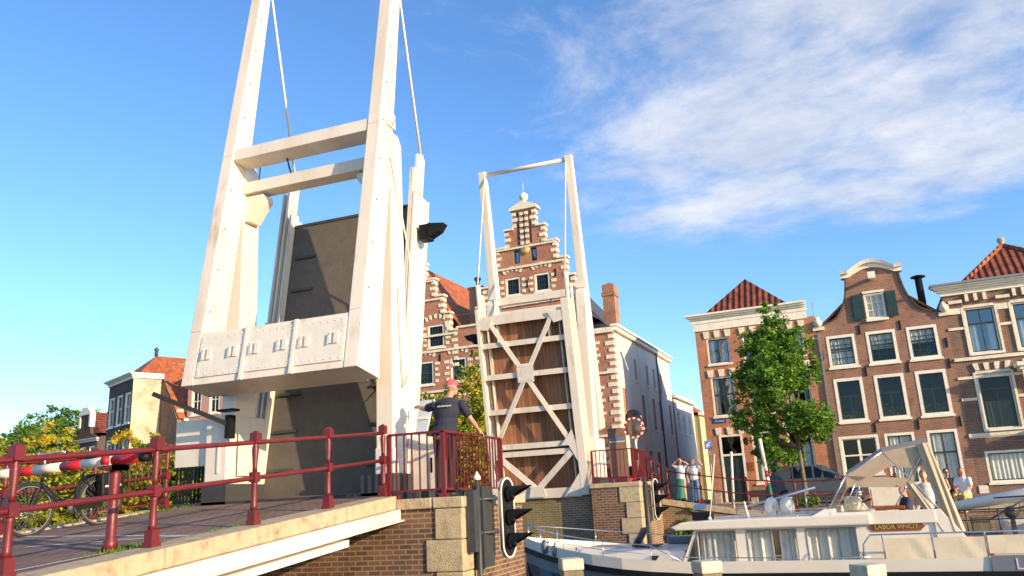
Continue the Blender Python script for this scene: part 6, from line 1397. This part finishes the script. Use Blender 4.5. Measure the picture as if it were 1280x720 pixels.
# ------------------------------------------------------------ cars
def car(name,label,loc,rz,mat,L=4.3,W=1.72,Hh=1.55,van=False):
    r=thing(name,label,'car',loc,rz); k=L/4.3; w=W/2; kz=Hh/1.55
    # stations x, belt z, roof z, half widths
    st=[(0,.62,.62,.72),(.12,.76,.76,.86),(.9,.90,.92,.97),(1.35,.95,1.12,1.),(1.95,.97,1.50,1.),(2.9,.98,1.55,1.),(3.7,.98,1.48,.98),(4.12,.95,1.05,.93),(4.3,.72,.75,.84)]
    m=MB(); rows=[]
    for (x,b,t,f) in st:
        x*=k; b*=kz;t*=kz; ww=w*f; tw=ww*(.80 if t>b+.1 else .93)
        rows.append([(x,-ww*.96,.25),(x,-ww,.5),(x,-ww,b),(x,-tw,t),(x,tw,t),(x,ww,b),(x,ww,.5),(x,ww*.96,.25)])
    n=8
    for A,B in zip(rows,rows[1:]):
        for i in range(n-1): m.add([A[i],B[i],B[i+1],A[i+1]],[(0,1,2,3)],0,i not in (2,4))
        m.quad([A[0],B[0],B[-1],A[-1]])
    m.quad(rows[0]); m.quad(rows[-1]); bo=m.build('body',mat,r,local=True)
    def sideq(x0,x1,s,z0o=.04,z1o=.06):
        def at(x):
            for (a,b) in zip(st,st[1:]):
                if a[0]*k<=x<=b[0]*k: f=(x-a[0]*k)/((b[0]-a[0])*k); return [a[j]+(b[j]-a[j])*f for j in range(4)]
        q=[]
        for x,top in ((x0,0),(x1,0),(x1,1),(x0,1)):
            _,b,t,f=at(x); b*=kz;t*=kz; ff=(z0o/(t-b)) if not top else 1-(z1o/(t-b)); ff=max(.02,min(.98,ff)); z=b+(t-b)*ff; y=(w*f)*(1-.20*ff)+.006; q.append((x,s*y,z))
        return q
    for s in (-1,1):
        for x0,x1 in ((1.42,2.28),(2.36,3.1),(3.17,3.85)):
            g=MB(); g.quad(sideq(x0*k,x1*k,s)); g.build('side_window','glassd',r,local=True)
    g=MB(); g.quad([(1.30*k,-w*.8,1.07*kz),(1.30*k,w*.8,1.07*kz),(1.88*k,w*.72,1.47*kz),(1.88*k,-w*.72,1.47*kz)]); g.v=[v+Vector((-.02,0,.015)) for v in g.v]; g.build('windscreen','glassd',r,local=True)
    g=MB(); g.quad([(4.12*k,-w*.72,1.08*kz),(4.12*k,w*.72,1.08*kz),(3.74*k,w*.7,1.45*kz),(3.74*k,-w*.7,1.45*kz)]); g.v=[v+Vector((.02,0,.015)) for v in g.v]; g.build('rear_window','glassd',r,local=True)
    for x in (.78,3.45):
        for s in (-1,1):
            g=MB(); g.tube([(x*k,s*(w-.2),.32),(x*k,s*(w+.01),.32)],.32,20); wh=g.build('wheel','tyre',r,local=True); g=MB(); g.tube([(x*k,s*(w+.0),.32),(x*k,s*(w+.02),.32)],.2,16); g.build('rim','steel',wh,local=True)
    for s in (-1,1):
        g=MB(); g.box(4.2*k,4.29*k,s*w*.62,s*w*.84,.72*kz,.98*kz); g.build('tail_light',emi('tail_light_glow',(1,.03,.04),1.5),r,local=True)
        g=MB(); g.box(.02,.14,s*w*.5,s*w*.8,.6,.72); g.build('headlight','glass',r,local=True)
        g=MB(); g.ball((1.5*k,s*(w+.1),1.0*kz),(.06,.1,.07)); g.build('wing_mirror',mat,r,local=True)
    g=MB(); g.box(4.28*k,4.32*k,-w*.8,w*.8,.34,.5); g.box(-.03,.06,-w*.7,w*.7,.34,.5); g.build('bumper','dark',r,local=True)
    g=MB(); g.box(4.31*k,4.33*k,-.26,.26,.58,.69); g.build('number_plate',flat('plate_yellow',(.65,.45,.05)),r,local=True)
    return r
def emi(name,c,s):
    if name in M: return name
    m,t,b=nt(name); b.inputs['Base Color'].default_value=(*c,1); b.inputs['Emission Color'].default_value=(*c,1); b.inputs['Emission Strength'].default_value=s; M[name]=m; return name
flat('grey_car_paint',(.07,.085,.10),.25); flat('silver_paint',(.5,.5,.5),.25); flat('dark_red_paint',(.12,.02,.02),.25)
car('parked_car','dark grey estate car parked under the street tree',(2.05,37.6,gz(0,37.6)),R_(180-2.8),'grey_car_paint',Hh=1.62,L=4.4)
car('waiting_car','dark red hatchback seen from behind with lit tail lights beyond the far balcony',(-8.25,38.2,gz(-8.2,36)+.05),R_(-88),'dark_red_paint',L=4.1)
# ------------------------------------------------------------ street things
def sgroup(): pass
r=thing('convex_mirror','round convex traffic mirror with red and white rim above the far balcony','traffic mirror',(-5.9,27.6,.1))
for (y,z,back) in ((27.5,2.12,0),(28.2,2.5,1)):
    m=MB(); m.lathe((-5.83-.12*back,y,z),[(.01,-.10),(.12,-.085),(.22,-.06),(.30,-.02),(.31,.03),(.25,.06)],28,axis='y'); mi=m.build('mirror_dish',paint('mirror_face%d'%back,(.22,.15,.12) if not back else (.05,.05,.04),.12,.3,3,metal=.6),r)
    m=MB(); n=24
    for k in range(n):
        a0,a1=2*math.pi*k/n,2*math.pi*(k+1)/n; P=lambda a,rr,yy:(-5.83-.12*back+rr*math.cos(a),y+yy,z+rr*math.sin(a)); m.hexa([P(a0,.30,-.05),P(a1,.30,-.05),P(a1,.30,.04),P(a0,.30,.04)],[P(a0,.36,-.05),P(a1,.36,-.05),P(a1,.36,.04),P(a0,.36,.04)],k%2)
    if not back: m.build('mirror_rim',['sigred','white2'],mi)
    m=MB(); zz=z; 
    for k in range(6): m.tube([(-5.83-.12*back,y+.08,-.3+k*(z-.1)/6),(-5.83-.12*back,y+.08,-.3+(k+1)*(z-.1)/6)],.04,10,k%2)
    m.tube([(-5.83-.12*back,y+.08,z-.4),(-5.83-.12*back,y+.08,z)],.04,10,1); m.build('pole',['black','white2'],r)
r=thing('information_board','brown information board with a blue and white strip behind the far balcony','sign',(-6.72,28.7,.1))
m=MB(); m.box(-7.05,-6.4,28.65,28.72,.55,2.25); m.build('board',flat('board_brown',(.28,.17,.12)),r)
m=MB(); m.box(-7.0,-6.45,28.635,28.648,1.82,1.9,0); m.box(-7.0,-6.45,28.635,28.648,1.74,1.79,1); m.build('strip',[flat('strip_blue',(.12,.25,.55)),'white2'],r)
m=MB(); m.box(-7.03,-6.97,28.73,28.79,-.2,2.2); m.box(-6.48,-6.42,28.73,28.79,-.2,2.2); m.build('post','grey',r)
r=thing('street_sign','blue square street sign with white arrow on a pole near the orange house corner','sign',(-4.45,36.1,gz(-4.45,36)))
m=MB(); m.tube([(-4.45,36.1,gz(-4.45,36)),(-4.45,36.1,2.05)],.035,8); m.build('pole','grey',r)
m=MB(); m.box(-4.62,-4.28,36.03,36.06,1.62,1.98); pl=m.build('plate','strip_blue',r); m=MB(); m.prism([(-4.55,1.67),(-4.36,1.79),(-4.43,1.81),(-4.35,1.91),(-4.41,1.93),(-4.48,1.83),(-4.55,1.86)],36.018,36.028,0,'xz'); m.build('arrow','white2',pl)
r=thing('white_post','thin white post standing on the quay in front of the dark green door','post',(-2.98,29,-.85)); m=MB(); m.tube([(-2.98,29,-.85),(-2.84,29,1.1)],[.05,.04],10); m.build('shaft','white2',r); m=MB(); m.ball((-2.84,29,1.12),.055); m.build('post_top','white2',r)
r=thing('painted_pole','leaning pole painted white, red and green at the quay edge before the street tree','pole',(-1.62,28.4,-.95))
m=MB(); a=Vector((-1.62,28.3,-1.0)); b=Vector((-1.80,28.3,1.5)); cs=[0,0,1,2,1,1]
for k,(f0_,f1,c) in enumerate(((0,.42,2),(.42,.5,0),(.5,.58,1),(.58,.64,0),(.64,1,0))): m.tube([a.lerp(b,f0_),a.lerp(b,f1)],.06,10,c)
m.build('shaft',['white2','sigred',flat('pole_green',(.03,.16,.08))],r)
r=thing('planter_bench','dark planter bench with leafy plants under the street tree','planter',(-.75,34.9,gz(-.8,35)))
zb=gz(-.8,35)
m=MB(); m.box(-1.5,.1,34.7,35.2,zb+.42,zb+.5); m.build('seat','varn',r); m=MB()
for x in (-1.42,0): m.box(x-.04,x+.04,34.75,35.15,zb,zb+.42)
m.build('leg','dark',r); m=MB(); m.box(-1.1,-.35,34.6,35.3,zb,zb+.3); m.build('plant_box','wood',r)
m=MB(); 
for k in range(900): p=Vector((rn.uniform(-1.2,-.25),rn.uniform(34.4,34.7),zb+.1+abs(rn.gauss(0,.16)))); a=Vector((rn.gauss(0,1),rn.gauss(0,1),rn.gauss(0,1))).normalized()*.05; b=a.cross(Vector((rn.gauss(0,1),rn.gauss(0,1),rn.gauss(0,1)))).normalized()*.03; m.quad([p-a,p-b,p+a,p+b])
m.build('plants','leafG2',r,solidfix=False)
# parasol and people on the left terrace
r=thing('parasol','red and white striped parasol on the quay seen through the railing below the bicycle','parasol',(-43.9,37,gz(-43.9,37)))
m=MB(); m.tube([(-43.9,37,-.9),(-43.9,37,.85)],.03,8); m.build('pole','white2',r)
m=MB(); n=24; R0=1.15
rings=[(0.02,.86),(.2,.82),(.4,.74),(.6,.64),(.8,.50),(1.0,.34),(1.15,.18)]
for (ra,za),(rb_,zb_) in zip(rings,rings[1:]):
    for k in range(n):
        a0,a1=2*math.pi*k/n,2*math.pi*(k+1)/n; sc=lambda a:1-.05*abs(math.sin(4*a)); P=lambda a,rr,z:(-43.9+rr*sc(a)*math.cos(a),37+rr*sc(a)*math.sin(a),z)
        for j in range(3): f0_,f1=j/3,(j+1)/3; r0=ra+(rb_-ra)*f0_; r1=ra+(rb_-ra)*f1; z0=za+(zb_-za)*f0_; z1=za+(zb_-za)*f1; m.add([P(a0,r0,z0),P(a1,r0,z0),P(a1,r1,z1),P(a0,r1,z1)],[(0,1,2,3)],j%2 if j<2 else 0)
m.build('canopy',['white2',flat('parasol_red',(.55,.12,.12),.8)],r)
for k,(x,c,lab) in enumerate(((-45.3,'dark_blue','dark clothed person sitting left of the striped parasol'),(-43.6,'white_cotton','person in white sitting below the striped parasol'),(-42.4,'dark_red_paint','person in red sitting right of the striped parasol'))):
    ps=dict(seat); ps['look']=.3*k; person(lab,(x,36.6,gz(x,36.6)),R_(180+20*k),ps,dict(shirt=c,trousers='dark_trousers',hair='brown_hair'),H=1.75,vox=.03,group='people on the left terrace')
    s=thing('stool','wooden stool under the %s'%lab,'stool',(x,36.6,gz(x,36.6)),R_(180+20*k),'terrace stools'); m=MB(); m.box(-.2,.2,-.2,.2,.33,.38); m.build('seat','varn',s,local=True)
    for a in (-.16,.16):
        for b in (-.16,.16): m=MB(); m.box(a-.02,a+.02,b-.02,b+.02,0,.33); m.build('leg','varn',s,local=True)
# ------------------------------------------------------------ sky, sun, camera
SUN_EL=R_(15.5); SAZ=Vector((.930,-.367,0)).normalized()
sd=Vector((SAZ.x*math.cos(SUN_EL),SAZ.y*math.cos(SUN_EL),math.sin(SUN_EL)))
L=D.lights.new('sun','SUN'); L.energy=4.9; L.angle=R_(.53); L.color=(1,.75,.46); lo=D.objects.new('sun',L); COL.objects.link(lo); lo.rotation_euler=(-sd).to_track_quat('-Z','Y').to_euler(); lo.location=(20,-20,30)
W=D.worlds.new('World'); SC.world=W; W.use_nodes=True; t=W.node_tree; LK=t.links; bg=t.nodes['Background']
sk=N(t,'ShaderNodeTexSky'); sk.sky_type='NISHITA'; sk.sun_disc=False; sk.sun_elevation=SUN_EL; sk.sun_rotation=math.atan2(sd.x,sd.y); sk.altitude=0; sk.air_density=1.0; sk.dust_density=.4; sk.ozone_density=4.0
hs=N(t,'ShaderNodeHueSaturation'); hs.inputs['Saturation'].default_value=1.08; hs.inputs['Value'].default_value=1.38; hs.inputs['Hue'].default_value=.504; LK.new(sk.outputs[0],hs.inputs['Color'])
tc=N(t,'ShaderNodeTexCoord'); sp=N(t,'ShaderNodeSeparateXYZ'); LK.new(tc.outputs['Generated'],sp.inputs[0])
def mth(op,a,b=None,c=None,clamp=False):
    n=N(t,'ShaderNodeMath',operation=op); n.use_clamp=clamp
    for i,x in enumerate((a,b,c)):
        if x is None: continue
        if isinstance(x,(int,float)): n.inputs[i].default_value=x
        else: LK.new(x,n.inputs[i])
    return n.outputs[0]
zc=mth('MAXIMUM',sp.outputs['Z'],.02); zz=mth('ADD',zc,.12)
cb=N(t,'ShaderNodeCombineXYZ'); LK.new(mth('DIVIDE',sp.outputs['X'],zz),cb.inputs[0]); LK.new(mth('DIVIDE',sp.outputs['Y'],zz),cb.inputs[1])
mp=N(t,'ShaderNodeMapping'); mp.inputs['Scale'].default_value=(1.15,1.35,1); mp.inputs['Rotation'].default_value=(0,0,R_(25)); mp.inputs['Location'].default_value=(0.3,1.7,0); LK.new(cb.outputs[0],mp.inputs[0])
n1=N(t,'ShaderNodeTexNoise'); n1.inputs['Scale'].default_value=2.1; n1.inputs['Detail'].default_value=15; n1.inputs['Roughness'].default_value=.68; n1.inputs['Distortion'].default_value=.35; LK.new(mp.outputs[0],n1.inputs['Vector'])
n2=N(t,'ShaderNodeTexNoise'); n2.inputs['Scale'].default_value=3.2; n2.inputs['Detail'].default_value=10; n2.inputs['Roughness'].default_value=.65; LK.new(mp.outputs[0],n2.inputs['Vector'])
# cloud bank sits in one part of the sky (to the right)
dv=N(t,'ShaderNodeVectorMath',operation='DOT_PRODUCT'); LK.new(tc.outputs['Generated'],dv.inputs[0]); dv.inputs[1].default_value=(0.1438, 0.9173, 0.3712)
mk=N(t,'ShaderNodeMapRange',interpolation_type='SMOOTHSTEP'); mk.inputs['From Min'].default_value=.87; mk.inputs['From Max'].default_value=.985; LK.new(dv.outputs['Value'],mk.inputs['Value'])
el=N(t,'ShaderNodeMapRange',interpolation_type='SMOOTHSTEP'); el.inputs['From Min'].default_value=.25; el.inputs['From Max'].default_value=.33; LK.new(sp.outputs['Z'],el.inputs['Value'])
dens=mth('ADD',n1.outputs['Fac'],mth('MULTIPLY',n2.outputs['Fac'],.25))
cov=mth('MULTIPLY',mk.outputs[0],el.outputs[0])
dd=mth('ADD',dens,mth('MULTIPLY',cov,.44))
cm=N(t,'ShaderNodeMapRange',interpolation_type='SMOOTHSTEP'); cm.inputs['From Min'].default_value=.74; cm.inputs['From Max'].default_value=1.16; LK.new(dd,cm.inputs['Value'])
wk=N(t,'ShaderNodeMapRange',interpolation_type='SMOOTHSTEP'); wk.inputs['From Min'].default_value=.74; wk.inputs['From Max'].default_value=.95; LK.new(dv.outputs['Value'],wk.inputs['Value'])
n3=N(t,'ShaderNodeTexNoise'); n3.inputs['Scale'].default_value=2.6; n3.inputs['Detail'].default_value=12; n3.inputs['Roughness'].default_value=.7; n3.inputs['Distortion'].default_value=.8; LK.new(mp.outputs[0],n3.inputs['Vector'])
wm=N(t,'ShaderNodeMapRange',interpolation_type='SMOOTHSTEP'); wm.inputs['From Min'].default_value=.50; wm.inputs['From Max'].default_value=.80; LK.new(n3.outputs['Fac'],wm.inputs['Value'])
wisp=mth('MULTIPLY',mth('MULTIPLY',wm.outputs[0],wk.outputs[0]),mth('MULTIPLY',el.outputs[0],.55))
fac=mth('MAXIMUM',mth('MULTIPLY',cm.outputs[0],.78),wisp)
cr=ramp(t,[(.3,(2.6,2.9,3.5)),(.7,(4.8,4.7,4.7))]); LK.new(n2.outputs['Fac'],cr.inputs[0])
mx=N(t,'ShaderNodeMix',data_type='RGBA'); LK.new(fac,mx.inputs[0]); LK.new(hs.outputs[0],mx.inputs[6]); LK.new(cr.outputs[0],mx.inputs[7]); LK.new(mx.outputs[2],bg.inputs[0]); bg.inputs[1].default_value=.15
cd=D.cameras.new('camera'); cam=D.objects.new('camera',cd); COL.objects.link(cam); SC.camera=cam; cd.sensor_width=36; cd.lens=28.125; cd.clip_start=.05; cd.clip_end=3000
ya,pi_,ro=R_(20),R_(14.7),R_(3)
Fv=Vector((-math.sin(ya)*math.cos(pi_),math.cos(ya)*math.cos(pi_),math.sin(pi_))); Rv=Vector((math.cos(ya),math.sin(ya),0)); Uv=Rv.cross(Fv)
R2=math.cos(ro)*Rv-math.sin(ro)*Uv; U2=R2.cross(Fv)
cam.matrix_world=Matrix((( R2.x,U2.x,-Fv.x,0),(R2.y,U2.y,-Fv.y,0),(R2.z,U2.z,-Fv.z,0),(0,0,0,1)))
vs_=SC.view_settings; SC.display_settings.display_device='sRGB'; vs_.view_transform='Standard'; vs_.look='None'; vs_.exposure=.57; vs_.gamma=1; vs_.use_curve_mapping=False
SC.cycles.max_bounces=6; SC.cycles.transparent_max_bounces=12; SC.cycles.use_denoising=True
# ------------------------------------------------------------ separate repeated pieces into parts of their own
def split_pieces(o,newname=None,gap=.02):
    me=o.data; n=len(me.vertices); par=list(range(n))
    def find(a):
        while par[a]!=a: par[a]=par[par[a]]; a=par[a]
        return a
    for p in me.polygons:
        v=p.vertices
        for k in v[1:]:
            a,b=find(v[0]),find(k)
            if a!=b: par[a]=b
    isl={}
    for i in range(n): isl.setdefault(find(i),[]).append(i)
    L=list(isl.values())
    if len(L)>1500: return
    bx=[]
    for l in L:
        c=[me.vertices[i].co for i in l]; bx.append([min(q[k] for q in c)-gap/2 for k in range(3)]+[max(q[k] for q in c)+gap/2 for k in range(3)])
    g=list(range(len(L)))
    def f2(a):
        while g[a]!=a: g[a]=g[g[a]]; a=g[a]
        return a
    for i in range(len(L)):
        for j in range(i):
            if all(bx[i][k]<=bx[j][k+3] and bx[j][k]<=bx[i][k+3] for k in range(3)): g[f2(i)]=f2(j)
    cl={}
    for i,l in enumerate(L): cl.setdefault(f2(i),set()).update(l)
    if not 1<len(cl)<=100: return
    mats=list(me.materials); base=newname or o.name.split('.')[0]
    polys={}
    vg={}
    for k,s in cl.items():
        for i in s: vg[i]=k
    for p in me.polygons: polys.setdefault(vg[p.vertices[0]],[]).append(p)
    for n_,(k,ps) in enumerate(polys.items()):
        idx={}; vs=[]; fs=[]
        for p in ps:
            f=[]
            for i in p.vertices:
                if i not in idx: idx[i]=len(vs); vs.append(tuple(me.vertices[i].co))
                f.append(idx[i])
            fs.append(f)
        m2=D.meshes.new(base); m2.from_pydata(vs,[],fs)
        for mt in mats: m2.materials.append(mt)
        m2.polygons.foreach_set('material_index',[p.material_index for p in ps]); m2.polygons.foreach_set('use_smooth',[p.use_smooth for p in ps]); m2.update()
        if n_==0: o.data=m2; o.name=base; 
        else:
            c=o.copy(); c.data=m2; c.name=base; COL.objects.link(c)
SPL={'crank_set':'crank','keystones':'keystone','coping':'coping','scroll_ornament':'scroll_ornament','inner_casement':'inner_casement','gusset_plates':'gusset_plate','weather_cloth':'weather_cloth','canopy_side':'canopy_side','wall_anchors':'wall_anchor','bolts':'bolt','fenders':'fender','bollards':'bollard','tread_cleats':'tread_cleat','stringers':'stringer','grips':'grip','girders':'girder','leg':'leg','porthole':'porthole','windscreen':'windscreen','slot_niches':'slot_niche','wing_bars':'wing_bar','kerb_stones':'kerb_stone','plinth':'plinth','ridge_tiles':'ridge_tile','cockpit_coaming':'cockpit_coaming','bench':'bench','deck_cabin':'deck_cabin','quoins':'quoin','lintel':'lintel','headlight':'headlight','post':'post','potted_plants':'potted_plant','cushion':'cushion','clear_window':'clear_window','crate':'crate'}
for o in [o for o in D.objects if o.type=='MESH' and o.parent and not o.children and o.name.split('.')[0] in SPL]:
    b=o.name.split('.')[0]; split_pieces(o,SPL[b],gap=.02 if b!='potted_plants' else .35)
for o in D.objects:          # nothing may keep a helper name
    if o.type=='MESH' and o.data.users==1: o.data.name=o.name
